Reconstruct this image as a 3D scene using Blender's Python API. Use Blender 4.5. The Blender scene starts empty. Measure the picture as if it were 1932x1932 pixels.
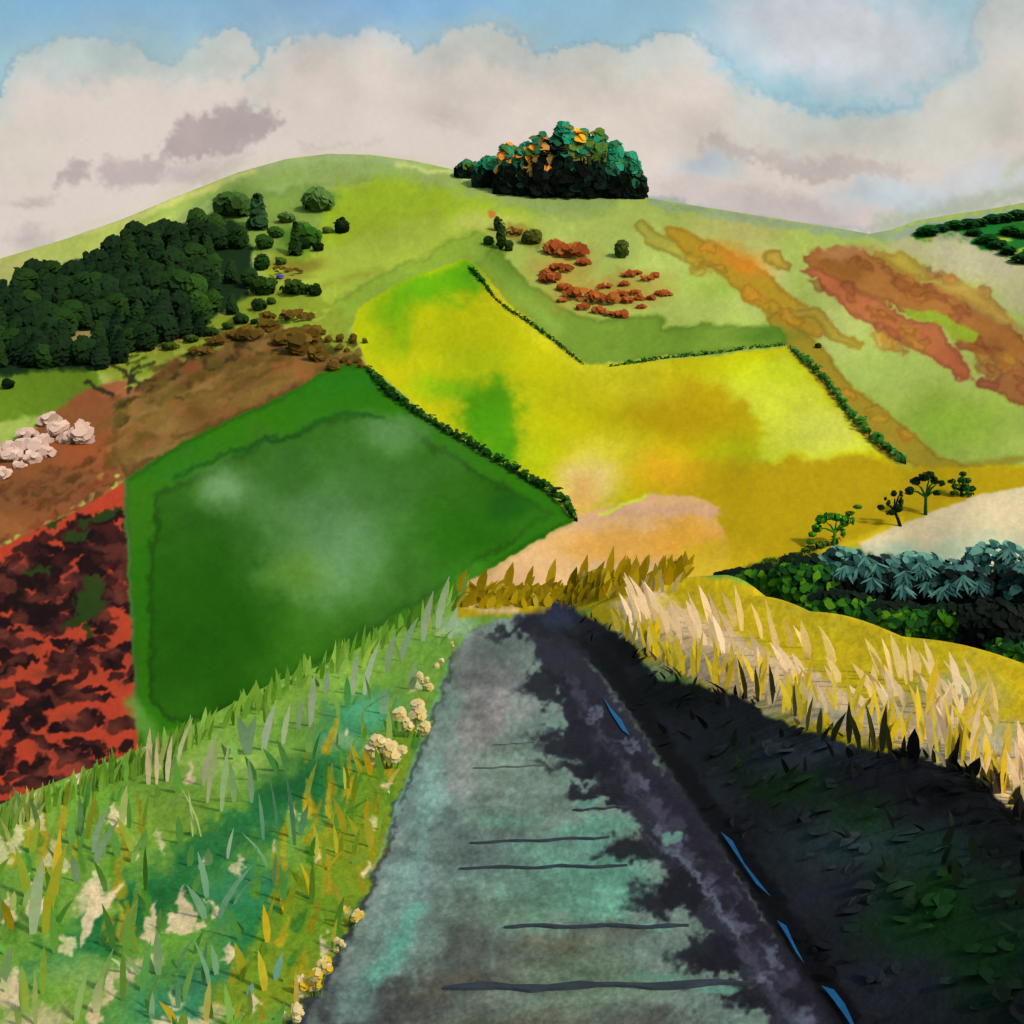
import bpy, math, random
import numpy as np
from mathutils import Vector

random.seed(7)
RNG = np.random.default_rng(11)
scene = bpy.context.scene
COL = scene.collection

# ------------------------------------------------------------------ viewpoint and image coordinates
# The land is laid out round the viewpoint on the track: U = bearing, V = elevation, both in the
# image pixels of the camera view (1855 units = a slope of 1).  hill_at / spur_at turn an image point into
# the place on the ground in metres.
F, CX, HY, EYE = 1855.0, 966.0, 1005.0, 1.7
SKYLINE = [(-2600, 640), (-900, 600), (-300, 545), (0, 488), (120, 452), (235, 412), (330, 372), (450, 325), (540, 300),
           (620, 290), (700, 292), (780, 303), (860, 321), (905, 343), (960, 364), (1040, 371), (1130, 370), (1215, 372),
           (1300, 386), (1400, 402), (1500, 418), (1580, 430), (1640, 441), (1680, 434), (1730, 416), (1800, 404),
           (1870, 394), (1932, 382), (2100, 370), (2600, 420), (4600, 560)]
SKU = np.array([p[0] for p in SKYLINE], float); SKV = np.array([p[1] for p in SKYLINE], float)
def sky_v(U): return np.interp(U, SKU, SKV)
def far_y(e): return 50.0 * np.exp((np.asarray(e) + .31) / .695 * 1.856)
def hill_at(U, V):
    e = (HY - V) / F
    y = float(far_y(e))
    return Vector(((U - CX) / F * y, y, EYE + e * y))
def sstep(a, b, x):
    t = np.clip((x - a) / (b - a), 0, 1); return t * t * (3 - 2 * t)
def left_edge(y): return -3.0 + np.clip(y - 5.9, -4, 16.0) * 0.1026
def spur_z(x, y):
    x = np.asarray(x, float); y = np.asarray(y, float)
    z = .5 * (.6 * np.clip((x - 1.15) / .95, 0, 1) + .4 * sstep(1.15, 2.1, x))
    z = z + .05 * sstep(-.75, -1.6, x) + .03 * np.sin(x * 3.1 + y * .9) * sstep(-.8, -1.4, x)
    z = z + .04 * np.sin(y * 1.7 + x * 2.) * sstep(1.3, 2., x)
    z = z + .58 * np.exp(-((y - 21.2) / .85) ** 2) * sstep(-1.5, -.9, x) * (1 - .55 * sstep(1.6, 2.6, x))
    def drop(d, k, s): return k * (np.sqrt(np.maximum(d, 0) ** 2 + s * s) - s)
    z = z - drop(left_edge(y) - x, 1.4, .35) - drop(x - 4.6, .95, .5) - drop(y - 21.0, .42, 1.2)
    return z
_RY = np.concatenate([np.geomspace(1.5, 18, 700), np.linspace(18.02, 23.5, 400)])
def spur_at(U, V):
    """first place where the line of sight meets the near ground (or passes closest to the lip)"""
    u = (U - CX) / F; e = (HY - V) / F
    gap = EYE + e * _RY - spur_z(u * _RY, _RY); hit = np.nonzero(gap <= 0)[0]
    y = float(_RY[hit[0]] if len(hit) else _RY[np.argmin(gap / _RY)])
    return Vector((u * y, y, float(spur_z(u * y, y))))

# ------------------------------------------------------------------ colour
ILLUM_FAR, ILLUM_NEAR = 1.0, 1.0
def lin(c):
    c = np.clip(np.asarray(c, float) / 255.0, 0, 1)
    return np.where(c <= .04045, c / 12.92, ((c + .055) / 1.055) ** 2.4)

# ------------------------------------------------------------------ wet pigment in image coordinates
class Sheet:
    R = 1.6
    def __init__(s, u0, u1, v0, v1, base, seed):
        s.u0, s.v0 = u0, v0
        s.w, s.h = int((u1 - u0) / s.R) + 1, int((v1 - v0) / s.R) + 1
        s.U = (u0 + np.arange(s.w) * s.R).astype(np.float32); s.V = (v0 + np.arange(s.h) * s.R).astype(np.float32)
        s.c = np.empty((s.h, s.w, 3), np.float32); s.c[:] = base
        s.lab = np.zeros((s.h, s.w), np.int16)
        s.rng = np.random.default_rng(seed); s._n = {}
        s.wx = s.fb(46, 4); s.wy = s.fb(46.01, 4)
        s.bl = s.fb(120, 5); s.gr = s.fb(9, 3); s.fx = s.fb(11, 3); s.fy = s.fb(11.01, 3)
    def noise(s, sx, sy=None):
        sy = sy or sx
        gx, gy = s.w * s.R / sx, s.h * s.R / sy
        g = s.rng.random((int(gy) + 3, int(gx) + 3)).astype(np.float32) * 2 - 1
        x = np.linspace(0, gx, s.w, dtype=np.float32); y = np.linspace(0, gy, s.h, dtype=np.float32)
        xi = x.astype(int); yi = y.astype(int); fx = x - xi; fy = y - yi
        fx = fx * fx * (3 - 2 * fx); fy = fy * fy * (3 - 2 * fy)
        r = g[:, xi] * (1 - fx) + g[:, xi + 1] * fx
        return r[yi] * (1 - fy)[:, None] + r[yi + 1] * fy[:, None]
    def fb(s, scale, octv, sy=None):
        key = (scale, octv, sy)
        if key not in s._n:
            a, n, tot = 1.0, 0, 0
            for i in range(octv):
                n = n + a * s.noise(scale / 2 ** i, (sy or scale) / 2 ** i); tot += a; a *= .55
            s._n[key] = n / tot * 1.5
        return s._n[key]
    def _sub(s, pts, pad):
        p = np.array(pts, float)
        a = max(0, int((p[:, 0].min() - pad - s.u0) / s.R)); b = min(s.w, int((p[:, 0].max() + pad - s.u0) / s.R) + 2)
        c = max(0, int((p[:, 1].min() - pad - s.v0) / s.R)); d = min(s.h, int((p[:, 1].max() + pad - s.v0) / s.R) + 2)
        return (slice(c, d), slice(a, b)) if b > a and d > c else None
    def _warp(s, k, warp, fine):
        U = s.U[k[1]][None, :] + warp * s.wx[k] + fine * s.fx[k]
        V = s.V[k[0]][:, None] + warp * s.wy[k] + fine * s.fy[k]
        return U, V
    def put(s, k, sd, col, a, soft, edge, ew, var, tint, lab):
        al = a * sstep(-soft, soft, -sd)
        c = np.empty(sd.shape + (3,), np.float32); c[:] = col
        if var: c *= (1 + var * s.bl[k])[..., None]
        if tint is not None: t = np.clip(.5 + .8 * s.bl[k], 0, 1)[..., None]; c = c * (1 - t) + np.array(tint, np.float32) * t
        if edge: c *= (1 - edge * np.exp(-((sd + ew) / ew) ** 2))[..., None]
        s.c[k] = s.c[k] * (1 - al[..., None]) + c * al[..., None]
        if lab is not None: s.lab[k][al > .5] = lab
    def wash(s, pts, col, a=1., soft=3, warp=6, fine=3, edge=0, ew=4, var=.1, tint=None, lab=None):
        k = s._sub(pts, soft + warp + fine + 4)
        if k is None: return
        U, V = s._warp(k, warp, fine)
        p = np.array(pts, np.float32); d2 = np.full(U.shape, 1e12, np.float32); ins = np.zeros(U.shape, bool)
        for (x0, y0), (x1, y1) in zip(p, np.roll(p, -1, 0)):
            ex, ey = x1 - x0, y1 - y0; wx, wy = U - x0, V - y0
            t = np.clip((wx * ex + wy * ey) / (ex * ex + ey * ey + 1e-9), 0, 1)
            d2 = np.minimum(d2, (wx - ex * t) ** 2 + (wy - ey * t) ** 2)
            if y0 != y1: ins ^= ((y0 > V) != (y1 > V)) & (U < ex * (V - y0) / (y1 - y0) + x0)
        sd = np.sqrt(d2); sd[ins] *= -1
        s.put(k, sd, col, a, soft, edge, ew, var, tint, lab)
    def stroke(s, pts, wid, col, a=1., soft=3, warp=4, fine=3, edge=0, ew=4, var=.1, tint=None, lab=None):
        wid = wid if hasattr(wid, '__len__') else [wid] * len(pts)
        k = s._sub(pts, soft + warp + fine + max(wid) + 4)
        if k is None: return
        U, V = s._warp(k, warp, fine); sd = np.full(U.shape, 1e6, np.float32)
        for i in range(len(pts) - 1):
            (x0, y0), (x1, y1) = pts[i], pts[i + 1]; ex, ey = x1 - x0, y1 - y0; wx, wy = U - x0, V - y0
            t = np.clip((wx * ex + wy * ey) / (ex * ex + ey * ey + 1e-9), 0, 1)
            sd = np.minimum(sd, np.sqrt((wx - ex * t) ** 2 + (wy - ey * t) ** 2) - (wid[i] + (wid[i + 1] - wid[i]) * t) / 2)
        s.put(k, sd, col, a, soft, edge, ew, var, tint, lab)
    def blob(s, x, y, rx, ry, col, a=1., soft=.5, warp=8, fine=3, var=.08, edge=0, rot=0, lab=None, ew=3, only=None):
        """soft is the share of the radius over which the pigment fades"""
        r = max(rx, ry) * (1 + soft)
        k = s._sub([(x - r, y - r), (x + r, y + r)], warp + 4)
        if k is None: return
        U, V = s._warp(k, warp, fine); ca, sa = math.cos(rot), math.sin(rot)
        dx, dy = U - x, V - y
        q = np.sqrt(((dx * ca + dy * sa) / rx) ** 2 + ((-dx * sa + dy * ca) / ry) ** 2)
        old, ol = (s.c[k].copy(), None) if only is not None else (None, None)
        s.put(k, (q - 1) * min(rx, ry), col, a, soft * min(rx, ry), edge, ew, var, None, lab)
        if only is not None:
            m = s.lab[k] != only; s.c[k][m] = old[m]
    def finish(s, gran=.05, grain=.03, big=.03):
        s.c *= (1 + gran * s.gr + grain * s.fb(3.4, 1) + big * s.bl)[..., None]
    def sample(s, U, V):
        x = np.clip((U - s.u0) / s.R, 0, s.w - 1.001); y = np.clip((V - s.v0) / s.R, 0, s.h - 1.001)
        xi = x.astype(int); yi = y.astype(int); fx = (x - xi)[..., None]; fy = (y - yi)[..., None]
        c = s.c
        return (c[yi, xi] * (1 - fx) + c[yi, xi + 1] * fx) * (1 - fy) + (c[yi + 1, xi] * (1 - fx) + c[yi + 1, xi + 1] * fx) * fy
    def label(s, U, V):
        x = np.clip(((U - s.u0) / s.R + .5).astype(int), 0, s.w - 1); y = np.clip(((V - s.v0) / s.R + .5).astype(int), 0, s.h - 1)
        return s.lab[y, x]

# ------------------------------------------------------------------ materials
def pigment(name, rough=.95, grain=60., amount=.10, bump=.0, emit=False, bscale=8.):
    m = bpy.data.materials.new(name); m.use_nodes = True; nt = m.node_tree; nt.nodes.clear()
    N, L = nt.nodes.new, nt.links.new
    out = N('ShaderNodeOutputMaterial'); at = N('ShaderNodeAttribute'); at.attribute_name = 'Col'
    tc = N('ShaderNodeTexCoord'); nz = N('ShaderNodeTexNoise'); nz.inputs['Scale'].default_value = grain; nz.inputs['Detail'].default_value = 4
    mr = N('ShaderNodeMapRange'); mr.inputs['To Min'].default_value = 1 - amount; mr.inputs['To Max'].default_value = 1 + amount
    mul = N('ShaderNodeMix'); mul.data_type = 'RGBA'; mul.blend_type = 'MULTIPLY'; mul.inputs['Factor'].default_value = 1
    L(tc.outputs['Object'], nz.inputs['Vector']); L(nz.outputs['Fac'], mr.inputs['Value'])
    mr.inputs['From Min'].default_value = .25; mr.inputs['From Max'].default_value = .75
    L(at.outputs['Color'], mul.inputs['A']); L(mr.outputs['Result'], mul.inputs['B'])
    if emit:
        em = N('ShaderNodeEmission'); L(mul.outputs['Result'], em.inputs['Color']); L(em.outputs[0], out.inputs[0])
    else:
        b = N('ShaderNodeBsdfPrincipled'); b.inputs['Roughness'].default_value = rough; b.inputs['Specular IOR Level'].default_value = .05
        L(mul.outputs['Result'], b.inputs['Base Color']); L(b.outputs[0], out.inputs[0])
        if bump:
            n2 = N('ShaderNodeTexNoise'); n2.inputs['Scale'].default_value = bscale; n2.inputs['Detail'].default_value = 5
            bp = N('ShaderNodeBump'); bp.inputs['Strength'].default_value = bump; bp.inputs['Distance'].default_value = .02
            L(tc.outputs['Object'], n2.inputs['Vector']); L(n2.outputs['Fac'], bp.inputs['Height']); L(bp.outputs[0], b.inputs['Normal'])
    return m
M_SKY = pigment('sky_wash', emit=True, grain=.6, amount=.015)
M_LAND = pigment('land_pigment', grain=1.3, amount=.04, bump=.3, bscale=.5)
M_NEAR = pigment('near_ground_pigment', grain=45, amount=.10, bump=.35, bscale=25)
M_LEAF = pigment('leaf_pigment', grain=.9, amount=.07)
M_GRASS = pigment('grass_pigment', grain=30, amount=.10)
M_WOOD = pigment('bark_pigment', grain=12, amount=.2, bump=.4, bscale=10)

# ------------------------------------------------------------------ mesh helpers
class MB:
    def __init__(s): s.v, s.f, s.c, s.n = [], [], [], 0
    def add(s, v, f, c):
        """v (n,3); f (m,k) indices; c colour per vertex (n,3) already linear"""
        v = np.asarray(v, float); f = np.asarray(f, int); c = np.asarray(c, float)
        if c.ndim == 1: c = np.tile(c, (len(v), 1))
        s.v.append(v); s.f.append(f + s.n); s.c.append(c); s.n += len(v)
    def build(s, name, mat, parent=None, smooth=False, loc=None):
        v = np.concatenate(s.v); c = np.concatenate(s.c)
        me = bpy.data.meshes.new(name)
        loops = np.concatenate([f.ravel() for f in s.f]); cnt = np.concatenate([np.full(len(f), f.shape[1]) for f in s.f])
        me.vertices.add(len(v)); me.vertices.foreach_set('co', v.ravel().astype(np.float32))
        me.loops.add(len(loops)); me.loops.foreach_set('vertex_index', loops.astype(np.int32))
        me.polygons.add(len(cnt)); st = np.concatenate([[0], np.cumsum(cnt)[:-1]])
        me.polygons.foreach_set('loop_start', st.astype(np.int32)); me.polygons.foreach_set('loop_total', cnt.astype(np.int32))
        me.polygons.foreach_set('use_smooth', np.full(len(cnt), smooth))
        me.update(calc_edges=True)
        a = me.color_attributes.new('Col', 'FLOAT_COLOR', 'POINT')
        a.data.foreach_set('color', np.concatenate([c, np.ones((len(c), 1))], 1).ravel().astype(np.float32))
        me.materials.append(mat)
        o = bpy.data.objects.new(name, me); COL.objects.link(o)
        if parent is not None: o.parent = parent
        if loc is not None: o.location = loc
        return o
def tag(o, label=None, cat=None, group=None, kind=None):
    if label: o['label'] = label
    if cat: o['category'] = cat
    if group: o['group'] = group
    if kind: o['kind'] = kind
    return o
def thing(name, label, cat, loc, rz=0, group=None):
    o = bpy.data.objects.new(name, None); COL.objects.link(o); o.empty_display_size = .5
    o.location = loc; o.rotation_euler = (0, 0, rz)
    return tag(o, label, cat, group)
def copy_tree(o, parent=None):
    c = o.copy(); COL.objects.link(c); c.parent = parent
    for ch in list(o.children): copy_tree(ch, c)
    return c
def grid_faces(h, w):
    i = np.arange(h * w).reshape(h, w)
    return np.stack([i[:-1, :-1], i[:-1, 1:], i[1:, 1:], i[1:, :-1]], -1).reshape(-1, 4)
def submesh(name, v, f, c, mat, kind='structure', smooth=True):
    used = np.unique(f); rm = np.full(len(v), -1); rm[used] = np.arange(len(used))
    b = MB(); b.add(v[used], rm[f], c[used])
    return tag(b.build(name, mat, smooth=smooth), kind=kind)
def daubs(b, P, N, size, C, k=7, asp=1.5, jit=.25, cup=.15, rot=None):
    """leaf daubs: rounded cupped polygons centred on P with normal N"""
    P = np.asarray(P, float); n = len(P); N = np.asarray(N, float); N = N / (np.linalg.norm(N, axis=1, keepdims=True) + 1e-9)
    size = np.broadcast_to(size, (n,)); C = np.broadcast_to(C, (n, 3))
    h = np.where(np.abs(N[:, 2:3]) < .9, np.array([[0, 0, 1.]]), np.array([[1., 0, 0]]))
    T = np.cross(h, N); T /= np.linalg.norm(T, axis=1, keepdims=True); B = np.cross(N, T)
    r0 = RNG.random(n) * 6.28 if rot is None else rot
    T2 = T * np.cos(r0)[:, None] + B * np.sin(r0)[:, None]; B2 = -T * np.sin(r0)[:, None] + B * np.cos(r0)[:, None]
    a = np.arange(k) / k * 2 * math.pi
    rad = 1 + jit * (RNG.random((n, k)) * 2 - 1)
    lx = np.cos(a)[None] * rad * asp ** .5; ly = np.sin(a)[None] * rad / asp ** .5
    v = P[:, None] + (lx * size[:, None])[..., None] * T2[:, None] + (ly * size[:, None])[..., None] * B2[:, None]
    v = v - ((lx ** 2) * cup * size[:, None])[..., None] * N[:, None]
    b.add(v.reshape(-1, 3), np.arange(n * k).reshape(n, k), np.repeat(C, k, 0))
def tube(b, pts, rad, col, k=6):
    pts = [Vector(p) for p in pts]; v = []; m = len(pts)
    for i, p in enumerate(pts):
        d = (pts[min(i + 1, m - 1)] - pts[max(i - 1, 0)]).normalized()
        t = d.orthogonal().normalized(); q = d.cross(t); r = rad[i]
        v += [p + (t * math.cos(j / k * 6.2832) + q * math.sin(j / k * 6.2832)) * r for j in range(k)]
    f = [(i * k + j, i * k + (j + 1) % k, (i + 1) * k + (j + 1) % k, (i + 1) * k + j) for i in range(m - 1) for j in range(k)]
    b.add([tuple(x) for x in v], f, col)
    for ring in (list(range(k))[::-1], list(range((m - 1) * k, m * k))):
        b.f.append(np.array([ring]) + b.n - len(v))
def blades(b, P, tip, wid, C, face=None, prof=(.5, 1, .8, .06), bend=.25):
    """brush-shaped grass blades from base P to base+tip"""
    P = np.asarray(P, float); tip = np.asarray(tip, float); n = len(P); wid = np.broadcast_to(wid, (n,)); C = np.broadcast_to(C, (n, 3))
    if face is None: face = RNG.normal(0, .6, n)
    S = np.stack([np.cos(face), np.sin(face), np.zeros(n)], 1)
    L = len(prof); v = np.zeros((n, L, 2, 3))
    for i, w in enumerate(prof):
        t = i / (L - 1)
        c = P + tip * np.array([t ** (1 + bend * 2), t ** (1 + bend * 2), t ** .95])
        v[:, i, 0] = c - S * (wid * w / 2)[:, None]; v[:, i, 1] = c + S * (wid * w / 2)[:, None]
    idx = np.arange(n * L * 2).reshape(n, L, 2)
    f = np.stack([idx[:, :-1, 0], idx[:, :-1, 1], idx[:, 1:, 1], idx[:, 1:, 0]], -1).reshape(-1, 4)
    b.add(v.reshape(-1, 3), f, np.repeat(C, L * 2, 0))
def paint(c, illum=None): return lin(c) / (illum or ILLUM_FAR)
def inside(pts, x, y):
    r = False; n = len(pts)
    for i in range(n):
        (x0, y0), (x1, y1) = pts[i], pts[(i + 1) % n]
        if (y0 > y) != (y1 > y) and x < (x1 - x0) * (y - y0) / (y1 - y0) + x0: r = not r
    return r
SUN, SKY = 2.0, 0.12
# ================================================================== SKY
def build_sky():
    s = Sheet(-120, 2052, -120, 600, (220, 207, 198), 3)
    top = [(-300, -400), (-300, 200), (0, 185), (12, 150), (40, 105), (100, 82), (165, 66), (240, 88), (312, 128), (352, 106), (395, 72), (430, 54),
           (470, 62), (484, 92), (462, 152), (482, 140), (500, 100), (560, 72), (600, 60), (650, 66), (690, 48), (740, 72), (790, 104), (850, 62),
           (920, 50), (960, 66), (1020, 102), (1100, 84), (1180, 95), (1250, 66), (1310, 70), (1380, 130), (1450, 185), (1530, 208), (1620, 214),
           (1720, 196), (1790, 150), (1830, 90), (1850, 20), (1880, -10), (2300, -60), (2300, -400)]
    low = [(x, y + (58 if y > -100 else 0)) for x, y in top]
    for sh, al, cc in ((66, .35, (194, 203, 198)), (44, .35, (182, 199, 198))):
        s.wash([(x, y + (sh if y > -100 else 0)) for x, y in top], cc, a=al, soft=30, warp=26, fine=9)
    s.wash(top, (156, 194, 208), soft=9, warp=10, fine=9, edge=.09, ew=5, var=.03)
    g = np.clip(1 - s.V / 120., 0, 1)[:, None] * np.clip(1.35 - np.abs(s.U - 420) / 800., 0, 1)[None, :]
    inside_top = np.clip((s.c[..., 2] - s.c[..., 0] - 12) / 30, 0, 1)
    a = (g * inside_top * .85)[..., None]; s.c = s.c * (1 - a) + np.array((126, 174, 210), np.float32) * a
    s.blob(720, -5, 170, 60, (132, 172, 214), .5, soft=1)
    s.blob(520, 20, 120, 40, (150, 182, 205), .5, soft=1, warp=20)
    s.blob(250, 50, 110, 40, (150, 180, 198), .5, soft=1, warp=20)
    # pale hole in the blue at the right, and its bleeding rim
    s.blob(1590, 70, 210, 80, (206, 206, 210), .9, soft=.7, warp=26, fine=6)
    s.blob(1700, 130, 130, 60, (198, 203, 206), .8, soft=.7, warp=20, fine=6)
    s.blob(1480, 20, 120, 60, (196, 200, 206), .8, soft=.8, warp=20)
    s.stroke([(1350, 110), (1450, 175), (1540, 202), (1640, 208), (1730, 190), (1800, 145), (1840, 80)], 26, (150, 190, 204), .6, soft=16, warp=16, fine=12)
    s.blob(1900, 40, 60, 80, (190, 198, 196), .7, soft=.8, warp=25)
    # inner lobes of the cloud
    for x, y, rx, ry, cc, al in ((390, 105, 75, 40, (176, 190, 184), .6), (160, 110, 130, 42, (170, 188, 186), .65), (920, 90, 90, 42, (184, 190, 182), .55),
                                 (1160, 135, 110, 40, (186, 194, 184), .6), (640, 150, 160, 90, (216, 204, 193), .5), (1200, 260, 220, 90, (219, 207, 196), .6),
                                 (1560, 270, 200, 50, (186, 194, 184), .5), (1850, 200, 90, 70, (192, 196, 186), .6), (1800, 260, 140, 40, (200, 200, 190), .5),
                                 (40, 290, 70, 60, (206, 200, 184), .5), (860, 160, 80, 40, (206, 200, 190), .4), (1050, 180, 150, 60, (217, 205, 194), .6)):
        s.blob(x, y, rx, ry, cc, al, soft=.8, warp=26, fine=8)
    # mauve cloud shadows
    mauve = (172, 157, 156)
    s.wash([(285, 305), (318, 262), (345, 232), (400, 214), (450, 196), (510, 208), (530, 236), (512, 246), (470, 262), (430, 290), (360, 308)], mauve, .8, soft=12, warp=12, fine=12, var=.05)
    s.wash([(180, 335), (190, 300), (220, 305), (265, 300), (310, 310), (290, 345), (230, 354)], mauve, .62, soft=12, warp=12, fine=10, var=.05)
    s.wash([(104, 362), (112, 330), (140, 306), (168, 312), (160, 334), (128, 344)], mauve, .7, soft=9, warp=8, fine=10, var=.05)
    s.wash([(280, 330), (420, 305), (470, 290), (440, 330), (390, 345), (300, 345)], (190, 176, 174), .6, soft=16, warp=10, fine=8)
    s.blob(70, 385, 40, 10, (184, 172, 168), .7, soft=.9, warp=14, fine=8)
    s.blob(60, 455, 40, 22, (178, 166, 166), .7, soft=1, warp=18, fine=8)
    s.blob(830, 215, 90, 22, (200, 186, 178), .5, soft=1, warp=16, fine=10, rot=.2)
    s.stroke([(565, 272), (640, 276), (720, 270)], 6, (180, 168, 162), .35, soft=7, fine=10)
    mv2 = (192, 178, 173)
    s.wash([(1312, 275), (1350, 252), (1380, 262), (1440, 290), (1500, 288), (1530, 304), (1600, 300), (1660, 306), (1730, 318), (1700, 342), (1600, 332),
            (1500, 336), (1440, 312), (1380, 300)], mv2, .72, soft=10, warp=10, fine=12, var=.05)
    s.wash([(1230, 345), (1330, 342), (1420, 352), (1500, 372), (1560, 400), (1500, 420), (1380, 402), (1260, 385)], (196, 184, 182), .6, soft=22, warp=16, fine=8)
    s.blob(1330, 315, 60, 22, (186, 200, 208), .85, soft=.7, warp=14, fine=6)
    s.blob(1690, 372, 120, 32, (186, 200, 207), .85, soft=.7, warp=18, fine=6)
    s.blob(1880, 340, 90, 34, (190, 200, 204), .7, soft=.8, warp=18, fine=6)
    s.blob(1560, 415, 80, 22, (190, 180, 178), .7, soft=.8, warp=12)
    s.blob(1260, 392, 60, 14, (126, 150, 150), .6, soft=1, warp=10, fine=8, rot=.15)
    s.stroke([(1230, 376), (1400, 408), (1560, 430), (1650, 436)], 10, (150, 158, 158), .5, soft=8, fine=6)
    s.stroke([(1670, 428), (1760, 402), (1850, 385), (1932, 365), (2050, 350)], 34, (158, 172, 150), .7, soft=20, fine=8)
    s.stroke([(1900, 330), (1932, 300)], 14, (180, 192, 150), .5, soft=12)
    s.stroke([(0, 482), (235, 400), (450, 312), (620, 280), (860, 310)], 10, (214, 205, 170), .35, soft=8)
    s.finish(.006, .006, .012)
    R = 2600.
    ua = np.concatenate([-np.geomspace(9000, 140, 16) , np.arange(-110, 2045, 2.8), np.geomspace(2080, 11000, 16)])
    va = np.concatenate([-np.geomspace(5200, 140, 14), np.arange(-110, 590, 2.8), np.array([640, 760, 900, 1010, 1060.])])
    U, V = np.meshgrid(ua, va)
    d = np.stack([(U - CX) / F, np.ones_like(U), (HY - V) / F], -1); d /= np.linalg.norm(d, axis=-1, keepdims=True)
    c = lin(s.sample(U, V)).reshape(-1, 3)
    v = (d * R).reshape(-1, 3) + np.array([0, 0, EYE])
    b = MB(); b.add(v, grid_faces(len(va), len(ua)), c)
    tag(b.build('sky', M_SKY, smooth=True), kind='structure')
build_sky()

# ================================================================== FAR HILLSIDE
L_HILL, L_GREEN, L_CROP, L_STUB, L_PLOUGH, L_HEATH, L_PALE, L_ROUGH = range(8)
WOOD = [(-60, 560), (0, 548), (55, 512), (130, 498), (200, 470), (262, 440), (300, 420), (340, 424), (400, 408), (455, 424), (474, 470), (476, 530),
        (462, 575), (400, 606), (330, 628), (250, 648), (205, 672), (160, 708), (60, 706), (0, 712), (-60, 715)]
GREEN = [(234, 906), (300, 862), (350, 832), (440, 786), (520, 752), (590, 712), (640, 690), (690, 690), (760, 748), (830, 806), (930, 866), (1030, 920),
         (1086, 982), (1010, 1022), (940, 1062), (880, 1104), (800, 1190), (600, 1320), (350, 1440), (268, 1470), (262, 1380), (246, 1150)]
CROP = [(664, 618), (676, 580), (730, 548), (800, 514), (872, 490), (905, 508), (960, 572), (1040, 640), (1104, 690), (1250, 682), (1400, 664), (1482, 654), (1560, 738),
        (1650, 848), (1705, 884), (1800, 884), (1960, 874), (1960, 912), (1830, 936), (1700, 986), (1620, 1020), (1500, 1064), (1400, 1110), (1400, 1200), (1000, 1200),
        (1050, 1010), (1086, 982), (1030, 915), (930, 862), (830, 800), (760, 742), (692, 688)]
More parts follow.
